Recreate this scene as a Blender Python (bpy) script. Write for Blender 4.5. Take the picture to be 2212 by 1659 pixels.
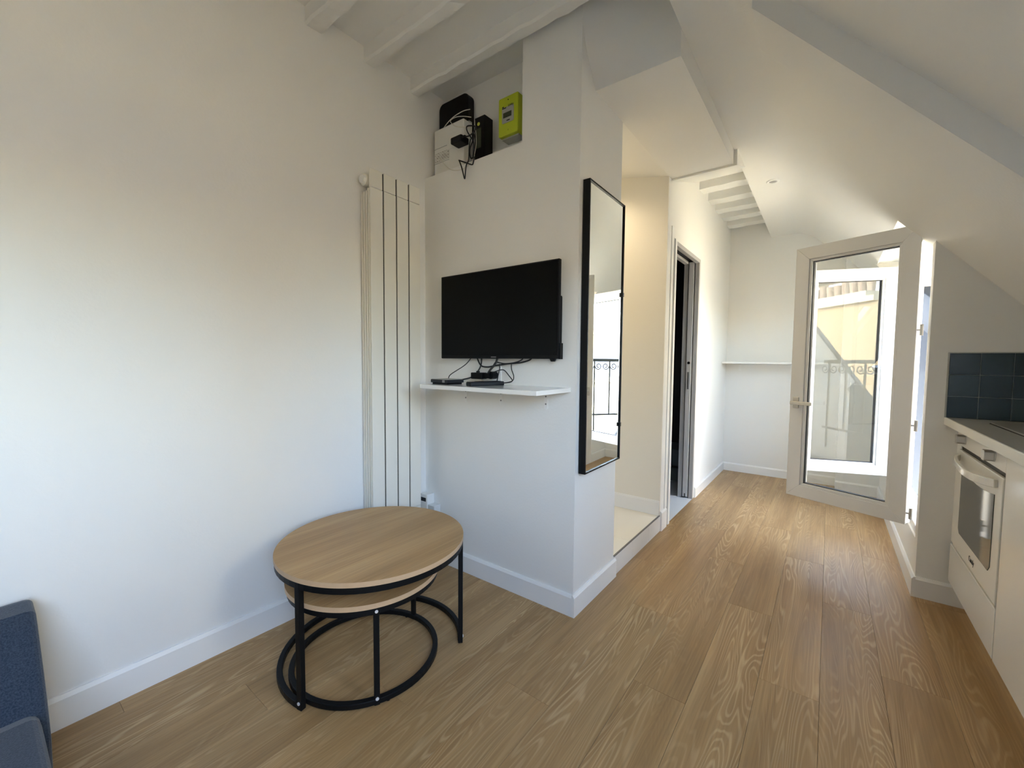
import bpy, math, random
from mathutils import Vector, Matrix

random.seed(7)
scene = bpy.context.scene
for o in list(bpy.data.objects):
    bpy.data.objects.remove(o)
COL = scene.collection

# ------------------------------------------------------------------ camera
FPX, W, H = 907.59, 2212, 1659
yaw, pitch, roll = (math.radians(a) for a in (37.083, 3.157, 0.476))
fwd = Vector((-math.sin(yaw) * math.cos(pitch), math.cos(yaw) * math.cos(pitch), -math.sin(pitch)))
rgt = Vector((math.cos(yaw), math.sin(yaw), 0))
upv = rgt.cross(fwd)
cr, sr = math.cos(roll), math.sin(roll)
ax = rgt * cr + upv * sr
ay = upv * cr - rgt * sr
cd = bpy.data.cameras.new('camera')
cd.sensor_fit = 'HORIZONTAL'
cd.sensor_width = 36
cd.lens = 36 * FPX / W
cd.clip_start = 0.02
cd.clip_end = 300
cam = bpy.data.objects.new('camera', cd)
COL.objects.link(cam)
cam.matrix_world = Matrix(((ax.x, ay.x, -fwd.x, 0), (ax.y, ay.y, -fwd.y, 0), (ax.z, ay.z, -fwd.z, 1.15), (0, 0, 0, 1)))
scene.camera = cam

# ------------------------------------------------------------------ sky, sun, window portals, exposure
world = bpy.data.worlds.new('sky')
scene.world = world
world.use_nodes = True
wn = world.node_tree
wn.nodes.clear()
sky = wn.nodes.new('ShaderNodeTexSky')
sky.sky_type = 'NISHITA'
sky.sun_disc = False
sky.sun_elevation = math.radians(32)
sky.sun_rotation = math.radians(-105)
sky.air_density = 1.0
sky.dust_density = 1.2
bg = wn.nodes.new('ShaderNodeBackground')
bg.inputs['Strength'].default_value = 1.0
wo = wn.nodes.new('ShaderNodeOutputWorld')
hs = wn.nodes.new('ShaderNodeHueSaturation')   # hazy, whitish sky
hs.inputs['Saturation'].default_value = 0.82
wn.links.new(sky.outputs[0], hs.inputs['Color'])
wn.links.new(hs.outputs[0], bg.inputs[0])
wn.links.new(bg.outputs[0], wo.inputs[0])

sd = bpy.data.lights.new('sun', 'SUN')
sd.energy = 4.0
sd.angle = math.radians(0.6)
sd.color = (1.0, 0.93, 0.80)
sun = bpy.data.objects.new('sun', sd)
COL.objects.link(sun)
sun.rotation_euler = Vector((0.88, 0.14, -0.45)).to_track_quat('-Z', 'Y').to_euler()

def portal(name, loc, aim, sx, sy):
    l = bpy.data.lights.new(name, 'AREA')
    l.shape = 'RECTANGLE'
    l.size, l.size_y = sx, sy
    l.cycles.is_portal = True
    o = bpy.data.objects.new(name, l)
    COL.objects.link(o)
    o.location = loc
    o.rotation_euler = Vector(aim).to_track_quat('-Z', 'Y').to_euler()
    return o
portal('portal_dormer', (0.56, 3.55, 1.08), (-1, 0, 0), 1.34, 1.66)
portal('portal_roof_window', (0.75, 0.84, 1.52), (-0.749, 0, -0.663), 0.54, 1.16)
portal('portal_roof_window', (0.75, -0.56, 1.52), (-0.749, 0, -0.663), 1.25, 1.16)

vs = scene.view_settings
vs.view_transform = 'Standard'
vs.look = 'None'
vs.exposure = 2.28
vs.gamma = 1.0
vs.use_curve_mapping = False
cy = scene.cycles
cy.max_bounces = 14
cy.diffuse_bounces = 8
cy.glossy_bounces = 6
cy.transparent_max_bounces = 16
cy.sample_clamp_indirect = 12.0

# ------------------------------------------------------------------ materials
MATS = {}
def newmat(name):
    m = bpy.data.materials.new(name)
    m.use_nodes = True
    m.node_tree.nodes.clear()
    out = m.node_tree.nodes.new('ShaderNodeOutputMaterial')
    MATS[name] = m
    return m, m.node_tree.nodes, m.node_tree.links, out

def plain(name, col, rough=0.5, metal=0.0, spec=0.5, bump=0.0, bscale=60.0, var=0.0, vscale=4.0, coat=0.0):
    m, N, L, out = newmat(name)
    p = N.new('ShaderNodeBsdfPrincipled')
    p.inputs['Base Color'].default_value = (*col, 1)
    p.inputs['Roughness'].default_value = rough
    p.inputs['Metallic'].default_value = metal
    p.inputs['Specular IOR Level'].default_value = spec
    p.inputs['Coat Weight'].default_value = coat
    tc = N.new('ShaderNodeTexCoord')
    if var > 0:
        n = N.new('ShaderNodeTexNoise')
        n.inputs['Scale'].default_value = vscale
        n.inputs['Detail'].default_value = 5
        L.new(tc.outputs['Object'], n.inputs['Vector'])
        mx = N.new('ShaderNodeMix')
        mx.data_type = 'RGBA'
        mx.inputs['A'].default_value = (*[c * (1 - var) for c in col], 1)
        mx.inputs['B'].default_value = (*[min(1, c * (1 + var)) for c in col], 1)
        L.new(n.outputs['Fac'], mx.inputs['Factor'])
        L.new(mx.outputs['Result'], p.inputs['Base Color'])
    if bump > 0:
        b = N.new('ShaderNodeTexNoise')
        b.inputs['Scale'].default_value = bscale
        b.inputs['Detail'].default_value = 4
        L.new(tc.outputs['Object'], b.inputs['Vector'])
        bp = N.new('ShaderNodeBump')
        bp.inputs['Strength'].default_value = bump
        bp.inputs['Distance'].default_value = 0.004
        L.new(b.outputs['Fac'], bp.inputs['Height'])
        L.new(bp.outputs['Normal'], p.inputs['Normal'])
    L.new(p.outputs[0], out.inputs[0])
    return m

plain('paint', (0.82, 0.815, 0.785), 0.55, spec=0.25, bump=0.12, bscale=90)
plain('paint_rough', (0.82, 0.815, 0.785), 0.6, spec=0.2, bump=0.7, bscale=22)
plain('trim', (0.84, 0.84, 0.82), 0.32, spec=0.4)
plain('cream_paint', (0.82, 0.79, 0.71), 0.5, spec=0.25, bump=0.1, bscale=90)
plain('pvc', (0.86, 0.86, 0.85), 0.28, spec=0.5)
plain('gasket', (0.03, 0.03, 0.035), 0.6)
plain('black_metal', (0.005, 0.0055, 0.006), 0.45, spec=0.22, bump=0.05, bscale=200)
plain('black_plastic', (0.003, 0.003, 0.0035), 0.4, spec=0.18)
plain('dark_plastic', (0.018, 0.020, 0.024), 0.5, spec=0.35)
plain('screen', (0.0015, 0.002, 0.002), 0.22, spec=0.12)
plain('grey_mark', (0.22, 0.22, 0.22), 0.5)
plain('radiator_enamel', (0.80, 0.78, 0.70), 0.35, spec=0.4)
plain('lacquer', (0.84, 0.835, 0.80), 0.12, spec=0.5)
plain('oven_enamel', (0.80, 0.79, 0.75), 0.28, spec=0.5)
plain('oven_glass', (0.045, 0.052, 0.048), 0.07, spec=0.6)
plain('steel', (0.62, 0.61, 0.59), 0.32, metal=0.9)
plain('dark_steel', (0.22, 0.22, 0.22), 0.35, metal=0.8)
plain('screw', (0.86, 0.86, 0.86), 0.3, metal=0.3)
plain('worktop', (0.30, 0.30, 0.28), 0.35, spec=0.4, var=0.12, vscale=60)
plain('worktop_edge', (0.80, 0.79, 0.73), 0.4)
plain('grout', (0.27, 0.31, 0.32), 0.8)
plain('step_tile', (0.86, 0.83, 0.74), 0.22, var=0.03, vscale=3)
plain('step_front', (0.84, 0.83, 0.80), 0.25)
plain('step_grout', (0.50, 0.46, 0.40), 0.8)
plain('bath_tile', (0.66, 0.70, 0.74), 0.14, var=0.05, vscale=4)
plain('bath_unlit', (0.012, 0.014, 0.02), 0.5)  # near-black wall colour carries the dark of the unlit room
plain('bath_ledge_shaded', (0.10, 0.13, 0.14), 0.5)  # pale ledge darkened in its colour to sit in the unlit room
plain('alu', (0.46, 0.45, 0.44), 0.4, metal=0.15)
plain('door_edge', (0.52, 0.51, 0.50), 0.4)
plain('white_plastic', (0.80, 0.80, 0.77), 0.35)
plain('panel_plastic', (0.74, 0.73, 0.68), 0.45)
plain('lime', (0.50, 0.60, 0.02), 0.45)
plain('lime_dark', (0.34, 0.42, 0.015), 0.5)
plain('meter_grey', (0.42, 0.43, 0.40), 0.5)
plain('lcd', (0.05, 0.06, 0.035), 0.25)
plain('dot_yellow', (0.62, 0.66, 0.10), 0.5)
plain('cable_white', (0.72, 0.68, 0.58), 0.45)
plain('cable_black', (0.008, 0.008, 0.009), 0.5)
plain('zinc', (0.115, 0.14, 0.19), 0.5, spec=0.3, var=0.15, vscale=2.0)
plain('iron', (0.035, 0.045, 0.045), 0.5)
plain('facade', (0.40, 0.31, 0.18), 0.9, var=0.14, vscale=0.9, bump=0.2, bscale=8)
plain('facade_pale', (0.58, 0.53, 0.40), 0.9, var=0.06, vscale=0.8)
plain('facade_yellow', (0.62, 0.52, 0.24), 0.9, var=0.05, vscale=0.6)
plain('pot', (0.34, 0.26, 0.20), 0.8, var=0.1, vscale=3)
plain('courtyard', (0.35, 0.34, 0.31), 0.9, var=0.1, vscale=0.5)
plain('house_glass', (0.25, 0.26, 0.22), 0.1)
plain('cloudy_plastic', (0.66, 0.69, 0.70), 0.15, spec=0.6)
plain('hob_plate', (0.19, 0.185, 0.17), 0.3)
plain('lamp_off', (0.30, 0.29, 0.28), 0.3)

def mirror_mat():
    m, N, L, out = newmat('mirror_silver')
    g = N.new('ShaderNodeBsdfGlossy')
    g.inputs['Color'].default_value = (0.90, 0.92, 0.90, 1)
    g.inputs['Roughness'].default_value = 0.0
    L.new(g.outputs[0], out.inputs[0])
mirror_mat()

def glass_mat():
    m, N, L, out = newmat('glazing')
    t = N.new('ShaderNodeBsdfTransparent')
    t.inputs['Color'].default_value = (0.93, 0.95, 0.94, 1)
    g = N.new('ShaderNodeBsdfGlossy')
    g.inputs['Roughness'].default_value = 0.0
    g.inputs['Color'].default_value = (1, 1, 1, 1)
    fr = N.new('ShaderNodeFresnel')
    fr.inputs['IOR'].default_value = 1.55
    mu = N.new('ShaderNodeMath')
    mu.operation = 'MULTIPLY'
    mu.inputs[1].default_value = 1.6
    mu.use_clamp = True
    mx = N.new('ShaderNodeMixShader')
    L.new(fr.outputs[0], mu.inputs[0])
    L.new(mu.outputs[0], mx.inputs[0])
    L.new(t.outputs[0], mx.inputs[1])
    L.new(g.outputs[0], mx.inputs[2])
    L.new(mx.outputs[0], out.inputs[0])
glass_mat()

def fabric_mat():
    m, N, L, out = newmat('sofa_fabric')
    p = N.new('ShaderNodeBsdfPrincipled')
    p.inputs['Roughness'].default_value = 0.95
    p.inputs['Sheen Weight'].default_value = 0.25
    p.inputs['Specular IOR Level'].default_value = 0.1
    tc = N.new('ShaderNodeTexCoord')
    n = N.new('ShaderNodeTexNoise')
    n.inputs['Scale'].default_value = 300
    n.inputs['Detail'].default_value = 2
    L.new(tc.outputs['Object'], n.inputs['Vector'])
    r = N.new('ShaderNodeValToRGB')
    r.color_ramp.elements[0].position = 0.3
    r.color_ramp.elements[0].color = (0.020, 0.030, 0.050, 1)
    r.color_ramp.elements[1].position = 0.75
    r.color_ramp.elements[1].color = (0.050, 0.068, 0.098, 1)
    L.new(n.outputs['Fac'], r.inputs[0])
    L.new(r.outputs[0], p.inputs['Base Color'])
    b = N.new('ShaderNodeBump')
    b.inputs['Strength'].default_value = 0.4
    b.inputs['Distance'].default_value = 0.002
    L.new(n.outputs['Fac'], b.inputs['Height'])
    L.new(b.outputs[0], p.inputs['Normal'])
    L.new(p.outputs[0], out.inputs[0])
fabric_mat()

def wood_mat(name, dark, mid, light, along='Y', ring=42.0, rough=0.42, line=0.5, big=1.0, seed_by_object=True, sx=5.0, sy=0.24):
    """oak: contour lines of a long stretched noise field give cathedral figures and loops"""
    m, N, L, out = newmat(name)
    p = N.new('ShaderNodeBsdfPrincipled')
    p.inputs['Roughness'].default_value = rough
    p.inputs['Specular IOR Level'].default_value = 0.35
    tc = N.new('ShaderNodeTexCoord')
    oi = N.new('ShaderNodeObjectInfo')
    sep = N.new('ShaderNodeSeparateXYZ')
    L.new(tc.outputs['Object'], sep.inputs[0])
    a, c = ('X', 'Y') if along == 'Y' else ('Y', 'X')
    seed = N.new('ShaderNodeMath')
    seed.operation = 'MULTIPLY'
    seed.inputs[1].default_value = 57.0 if seed_by_object else 0.0
    L.new(oi.outputs['Random'], seed.inputs[0])
    def stretched(ka, kc):
        ma = N.new('ShaderNodeMath'); ma.operation = 'MULTIPLY'; ma.inputs[1].default_value = ka
        mc = N.new('ShaderNodeMath'); mc.operation = 'MULTIPLY'; mc.inputs[1].default_value = kc
        L.new(sep.outputs[a], ma.inputs[0])
        L.new(sep.outputs[c], mc.inputs[0])
        cb = N.new('ShaderNodeCombineXYZ')
        L.new(ma.outputs[0], cb.inputs[0])
        L.new(mc.outputs[0], cb.inputs[1])
        L.new(seed.outputs[0], cb.inputs[2])
        return cb
    v1 = stretched(sx * big, sy * big * 2.2)
    n1 = N.new('ShaderNodeTexNoise')
    n1.inputs['Scale'].default_value = 1.6
    n1.inputs['Detail'].default_value = 2.2
    n1.inputs['Roughness'].default_value = 0.45
    n1.inputs['Distortion'].default_value = 0.35
    L.new(v1.outputs[0], n1.inputs['Vector'])
    k = N.new('ShaderNodeMath'); k.operation = 'MULTIPLY'; k.inputs[1].default_value = ring * 6.283
    L.new(n1.outputs['Fac'], k.inputs[0])
    s = N.new('ShaderNodeMath'); s.operation = 'SINE'
    L.new(k.outputs[0], s.inputs[0])
    s2 = N.new('ShaderNodeMapRange')
    s2.inputs['From Min'].default_value = 0.15
    s2.inputs['From Max'].default_value = 1.0
    L.new(s.outputs[0], s2.inputs['Value'])
    # figure strength varies: some of the plank is straight grained and calm
    v3 = stretched(5.0, 0.7)
    n3 = N.new('ShaderNodeTexNoise')
    n3.inputs['Scale'].default_value = 1.0
    n3.inputs['Detail'].default_value = 2
    L.new(v3.outputs[0], n3.inputs['Vector'])
    st = N.new('ShaderNodeMapRange')
    st.inputs['From Min'].default_value = 0.40
    st.inputs['From Max'].default_value = 0.66
    st.inputs['To Min'].default_value = 0.05
    st.inputs['To Max'].default_value = line
    L.new(n3.outputs['Fac'], st.inputs['Value'])
    # fine fibre
    v2 = stretched(150.0, 3.0)
    n2 = N.new('ShaderNodeTexNoise')
    n2.inputs['Scale'].default_value = 1.0
    n2.inputs['Detail'].default_value = 3
    L.new(v2.outputs[0], n2.inputs['Vector'])
    # broad tone
    v4 = stretched(9.0, 0.8)
    n4 = N.new('ShaderNodeTexNoise')
    n4.inputs['Scale'].default_value = 1.0
    n4.inputs['Detail'].default_value = 3
    L.new(v4.outputs[0], n4.inputs['Vector'])
    tone = N.new('ShaderNodeMapRange')
    tone.inputs['From Min'].default_value = 0.32
    tone.inputs['From Max'].default_value = 0.68
    L.new(n4.outputs['Fac'], tone.inputs['Value'])
    dk = N.new('ShaderNodeMath'); dk.operation = 'MULTIPLY_ADD'; dk.use_clamp = True
    dk.inputs[1].default_value = -0.95
    L.new(st.outputs[0], dk.inputs[0])
    L.new(tone.outputs[0], dk.inputs[2])
    m1 = N.new('ShaderNodeMix'); m1.data_type = 'RGBA'
    m1.inputs['A'].default_value = (*dark, 1)
    m1.inputs['B'].default_value = (*mid, 1)
    L.new(dk.outputs[0], m1.inputs['Factor'])
    m2 = N.new('ShaderNodeMix'); m2.data_type = 'RGBA'
    m2.inputs['B'].default_value = (*light, 1)
    fl = N.new('ShaderNodeMath'); fl.operation = 'MULTIPLY'
    L.new(s2.outputs[0], fl.inputs[0])
    L.new(st.outputs[0], fl.inputs[1])
    L.new(fl.outputs[0], m2.inputs['Factor'])
    L.new(m1.outputs['Result'], m2.inputs['A'])
    m3 = N.new('ShaderNodeMix'); m3.data_type = 'RGBA'; m3.blend_type = 'MULTIPLY'
    m3.inputs['Factor'].default_value = 0.55
    rr = N.new('ShaderNodeMapRange')
    rr.inputs['From Min'].default_value = 0.25
    rr.inputs['From Max'].default_value = 0.7
    rr.inputs['To Min'].default_value = 0.62
    rr.inputs['To Max'].default_value = 1.12
    L.new(n2.outputs['Fac'], rr.inputs['Value'])
    L.new(m2.outputs['Result'], m3.inputs['A'])
    L.new(rr.outputs[0], m3.inputs['B'])
    # tone of the single plank
    pl = N.new('ShaderNodeMapRange')
    pl.inputs['To Min'].default_value = 0.96 if seed_by_object else 1.0
    pl.inputs['To Max'].default_value = 1.04 if seed_by_object else 1.0
    L.new(oi.outputs['Random'], pl.inputs['Value'])
    m4 = N.new('ShaderNodeMix'); m4.data_type = 'RGBA'; m4.blend_type = 'MULTIPLY'
    m4.inputs['Factor'].default_value = 1.0
    L.new(m3.outputs['Result'], m4.inputs['A'])
    L.new(pl.outputs[0], m4.inputs['B'])
    L.new(m4.outputs['Result'], p.inputs['Base Color'])
    b = N.new('ShaderNodeBump')
    b.inputs['Strength'].default_value = 0.12
    b.inputs['Distance'].default_value = 0.001
    L.new(n2.outputs['Fac'], b.inputs['Height'])
    L.new(b.outputs[0], p.inputs['Normal'])
    L.new(p.outputs[0], out.inputs[0])
wood_mat('oak_floor', (0.35, 0.21, 0.088), (0.52, 0.345, 0.16), (0.68, 0.50, 0.28), along='Y', ring=30, line=0.6, rough=0.36)
wood_mat('oak_table', (0.38, 0.225, 0.09), (0.53, 0.34, 0.155), (0.62, 0.43, 0.22), along='Y', ring=7, line=0.18, rough=0.4, seed_by_object=False, sx=6)
plain('oak_edge', (0.58, 0.40, 0.24), 0.45, var=0.08, vscale=50)
plain('subfloor', (0.10, 0.08, 0.06), 0.8)

def tile_mat():
    m, N, L, out = newmat('blue_tile')
    p = N.new('ShaderNodeBsdfPrincipled')
    p.inputs['Roughness'].default_value = 0.25
    oi = N.new('ShaderNodeObjectInfo')
    r = N.new('ShaderNodeValToRGB')
    r.color_ramp.elements[0].color = (0.018, 0.038, 0.050, 1)
    r.color_ramp.elements[1].color = (0.040, 0.066, 0.074, 1)
    L.new(oi.outputs['Random'], r.inputs[0])
    tc = N.new('ShaderNodeTexCoord')
    n = N.new('ShaderNodeTexNoise')
    n.inputs['Scale'].default_value = 14
    L.new(tc.outputs['Object'], n.inputs['Vector'])
    b = N.new('ShaderNodeBump')
    b.inputs['Strength'].default_value = 0.15
    b.inputs['Distance'].default_value = 0.002
    L.new(n.outputs['Fac'], b.inputs['Height'])
    L.new(b.outputs[0], p.inputs['Normal'])
    L.new(r.outputs[0], p.inputs['Base Color'])
    L.new(p.outputs[0], out.inputs[0])
tile_mat()

def print_mat():
    """flat printed rows of small marks on a label"""
    m, N, L, out = newmat('printed_label')
    p = N.new('ShaderNodeBsdfPrincipled')
    p.inputs['Roughness'].default_value = 0.5
    tc = N.new('ShaderNodeTexCoord')
    mp = N.new('ShaderNodeMapping')
    mp.inputs['Rotation'].default_value = (math.radians(90), 0, 0)
    L.new(tc.outputs['Object'], mp.inputs['Vector'])
    br = N.new('ShaderNodeTexBrick')
    br.inputs['Scale'].default_value = 30
    br.inputs['Mortar Size'].default_value = 0.055
    br.inputs['Color1'].default_value = (0.20, 0.19, 0.15, 1)
    br.inputs['Color2'].default_value = (0.55, 0.54, 0.48, 1)
    br.inputs['Mortar'].default_value = (0.72, 0.71, 0.66, 1)
    L.new(mp.outputs[0], br.inputs['Vector'])
    L.new(br.outputs['Color'], p.inputs['Base Color'])
    L.new(p.outputs[0], out.inputs[0])
print_mat()

# ------------------------------------------------------------------ geometry helpers
class G:
    def __init__(self):
        self.v, self.f, self.s = [], [], []
    def add(self, verts, faces, smooth=False):
        b = len(self.v)
        self.v += [tuple(p) for p in verts]
        self.f += [tuple(b + i for i in f) for f in faces]
        self.s += [smooth] * len(faces)
        return self
    def box(self, lo, hi):
        x0, x1 = sorted((lo[0], hi[0])); y0, y1 = sorted((lo[1], hi[1])); z0, z1 = sorted((lo[2], hi[2]))
        return self.add([(x0, y0, z0), (x1, y0, z0), (x1, y1, z0), (x0, y1, z0), (x0, y0, z1), (x1, y0, z1), (x1, y1, z1), (x0, y1, z1)],
                        [(0, 3, 2, 1), (4, 5, 6, 7), (0, 1, 5, 4), (1, 2, 6, 5), (2, 3, 7, 6), (3, 0, 4, 7)])
    def prism(self, poly, vec):
        n = len(poly)
        vec = Vector(vec)
        a = [Vector(p) for p in poly]
        nrm = Vector((0, 0, 0))
        for i in range(n):
            nrm += (a[i]).cross(a[(i + 1) % n])
        if nrm.dot(vec) > 0:
            a.reverse()
        b = [p + vec for p in a]
        faces = [tuple(range(n)), tuple(range(2 * n - 1, n - 1, -1))]
        for i in range(n):
            j = (i + 1) % n
            faces.append((j, i, n + i, n + j))
        return self.add(a + b, faces)
    def tube(self, pts, r, n=8, closed=False, flat=None, smooth=True):
        """round (or flat=(w,h)) section swept along points"""
        P = [Vector(p) for p in pts]
        m = len(P)
        rings = []
        up = Vector((0, 0, 1))
        prev = None
        for i in range(m):
            if closed:
                t = P[(i + 1) % m] - P[i - 1]
            else:
                t = P[min(i + 1, m - 1)] - P[max(i - 1, 0)]
            t.normalize()
            if prev is None:
                ref = up if abs(t.z) < 0.95 else Vector((1, 0, 0))
                a = t.cross(ref).normalized()
            else:
                a = prev - t * prev.dot(t)
                if a.length < 1e-6:
                    a = t.cross(up)
                a.normalize()
            prev = a
            b = a.cross(t)
            if flat:
                w, h = flat[0] / 2, flat[1] / 2
                rings.append([P[i] + a * (w * sx) + b * (h * sy) for sx, sy in ((-1, -1), (1, -1), (1, 1), (-1, 1))])
            else:
                rings.append([P[i] + (a * math.cos(q) + b * math.sin(q)) * r for q in (2 * math.pi * k / n for k in range(n))])
        k = len(rings[0])
        verts = [p for rr in rings for p in rr]
        faces = []
        for i in range(m if closed else m - 1):
            j = (i + 1) % m
            for q in range(k):
                q2 = (q + 1) % k
                faces.append((i * k + q, j * k + q, j * k + q2, i * k + q2))
        if not closed:
            faces.append(tuple(range(k)))
            faces.append(tuple(range(m * k - 1, (m - 1) * k - 1, -1)))
        return self.add(verts, faces, smooth and not flat)
    def cyl(self, p0, p1, r, n=20, r2=None):
        p0, p1 = Vector(p0), Vector(p1)
        t = (p1 - p0).normalized()
        a = t.cross(Vector((0, 0, 1)) if abs(t.z) < 0.9 else Vector((1, 0, 0))).normalized()
        b = t.cross(a)
        r2 = r if r2 is None else r2
        A = [p0 + (a * math.cos(q) + b * math.sin(q)) * r for q in (2 * math.pi * k / n for k in range(n))]
        B = [p1 + (a * math.cos(q) + b * math.sin(q)) * r2 for q in (2 * math.pi * k / n for k in range(n))]
        self.add(A + B, [(k, (k + 1) % n, n + (k + 1) % n, n + k) for k in range(n)], True)
        return self.add(A + B, [tuple(range(n - 1, -1, -1)), tuple(n + k for k in range(n))])
    def rounded(self, lo, hi, r, axis='y', n=5):
        """box with the four edges along one axis rounded"""
        ix = {'x': 0, 'y': 1, 'z': 2}[axis]
        o = [i for i in (0, 1, 2) if i != ix]
        pts = []
        for cx, cz, a0 in ((hi[o[0]] - r, hi[o[1]] - r, 0), (lo[o[0]] + r, hi[o[1]] - r, 90), (lo[o[0]] + r, lo[o[1]] + r, 180), (hi[o[0]] - r, lo[o[1]] + r, 270)):
            for k in range(n + 1):
                q = math.radians(a0 + 90 * k / n)
                p = [0, 0, 0]
                p[ix] = lo[ix]
                p[o[0]] = cx + r * math.cos(q)
                p[o[1]] = cz + r * math.sin(q)
                pts.append(tuple(p))
        vec = [0, 0, 0]
        vec[ix] = hi[ix] - lo[ix]
        return self.prism(pts, vec)

def spline(pts, sub=6):
    P = [Vector(p) for p in pts]
    out = []
    for i in range(len(P) - 1):
        p0 = P[max(i - 1, 0)]; p1 = P[i]; p2 = P[i + 1]; p3 = P[min(i + 2, len(P) - 1)]
        for k in range(sub):
            t = k / sub
            out.append(0.5 * ((2 * p1) + (p2 - p0) * t + (2 * p0 - 5 * p1 + 4 * p2 - p3) * t * t + (3 * p1 - p0 - 3 * p2 + p3) * t ** 3))
    out.append(P[-1])
    return out

def ob(name, g, mat, parent=None, bevel=0.0, base=False, seg=2):
    """one mesh object; g is in the parent's local space (world space when top-level)"""
    xs, ys, zs = zip(*g.v)
    c = Vector(((min(xs) + max(xs)) / 2, (min(ys) + max(ys)) / 2, min(zs) if base else (min(zs) + max(zs)) / 2))
    me = bpy.data.meshes.new(name)
    me.from_pydata([tuple(Vector(p) - c) for p in g.v], [], g.f)
    for pl, s in zip(me.polygons, g.s):
        pl.use_smooth = s
    me.update()
    me.materials.append(MATS[mat])
    o = bpy.data.objects.new(name, me)
    COL.objects.link(o)
    o.location = c
    if parent:
        o.parent = parent
    if bevel:
        b = o.modifiers.new('bevel', 'BEVEL')
        b.width = bevel
        b.segments = seg
        b.limit_method = 'ANGLE'
        b.angle_limit = math.radians(40)
    return o

def thing(name, loc, label, cat, group=None, rz=0.0):
    o = bpy.data.objects.new(name, None)
    o.empty_display_size = 0.05
    COL.objects.link(o)
    o.location = loc
    o.rotation_euler = (0, 0, rz)
    return tag(o, label, cat, group)

def tag(o, label, cat, group=None):
    o['label'] = label
    o['category'] = cat
    if group:
        o['group'] = group
    return o

def struct(o, label=None):
    o['kind'] = 'structure'
    if label:
        o['label'] = label
    return o

def loc(t):
    """shift for building a thing's parts from world coordinates"""
    L = t.location.copy()
    class S(G):
        def add(self, verts, faces, smooth=False):
            return G.add(self, [Vector(p) - L for p in verts], faces, smooth)
    return S

def text(name, body, size, mat, parent, location, rot, extrude=0.0004):
    cu = bpy.data.curves.new(name, 'FONT')
    cu.body = body
    cu.size = size
    cu.extrude = extrude
    cu.align_x = 'CENTER'
    cu.align_y = 'CENTER'
    tmp = bpy.data.objects.new(name + '_curve', cu)
    COL.objects.link(tmp)
    bpy.context.view_layer.update()
    me = bpy.data.meshes.new_from_object(tmp.evaluated_get(bpy.context.evaluated_depsgraph_get()))
    bpy.data.objects.remove(tmp)
    me.materials.clear()
    me.materials.append(MATS[mat])
    o = bpy.data.objects.new(name, me)
    COL.objects.link(o)
    o.location = location
    o.rotation_euler = rot
    o.parent = parent
    return o

# ------------------------------------------------------------------ dimensions of the place
XL, YT, XB, YE, XR, YK = -1.868, 1.639, -0.884, 4.95, 0.378, 2.832
YN = -2.4                       # wall behind the camera
YS2, YS3 = 2.08, 2.845          # step recess
CEIL, BEAM = 2.67, 2.597
XF = -0.518                     # inner edge of the dropped ceiling strip
def slope_x(z):
    return 0.387 - (z - 1.727) / 1.13
def slope_z(x):
    return 1.727 - 1.13 * (x - 0.387)
def strip_z(y):
    return 2.46 - 0.019 * (y - 1.775)
D0, D1 = 2.945, 4.165           # dormer cut
XD = 0.247
ZD = 1.893

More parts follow.
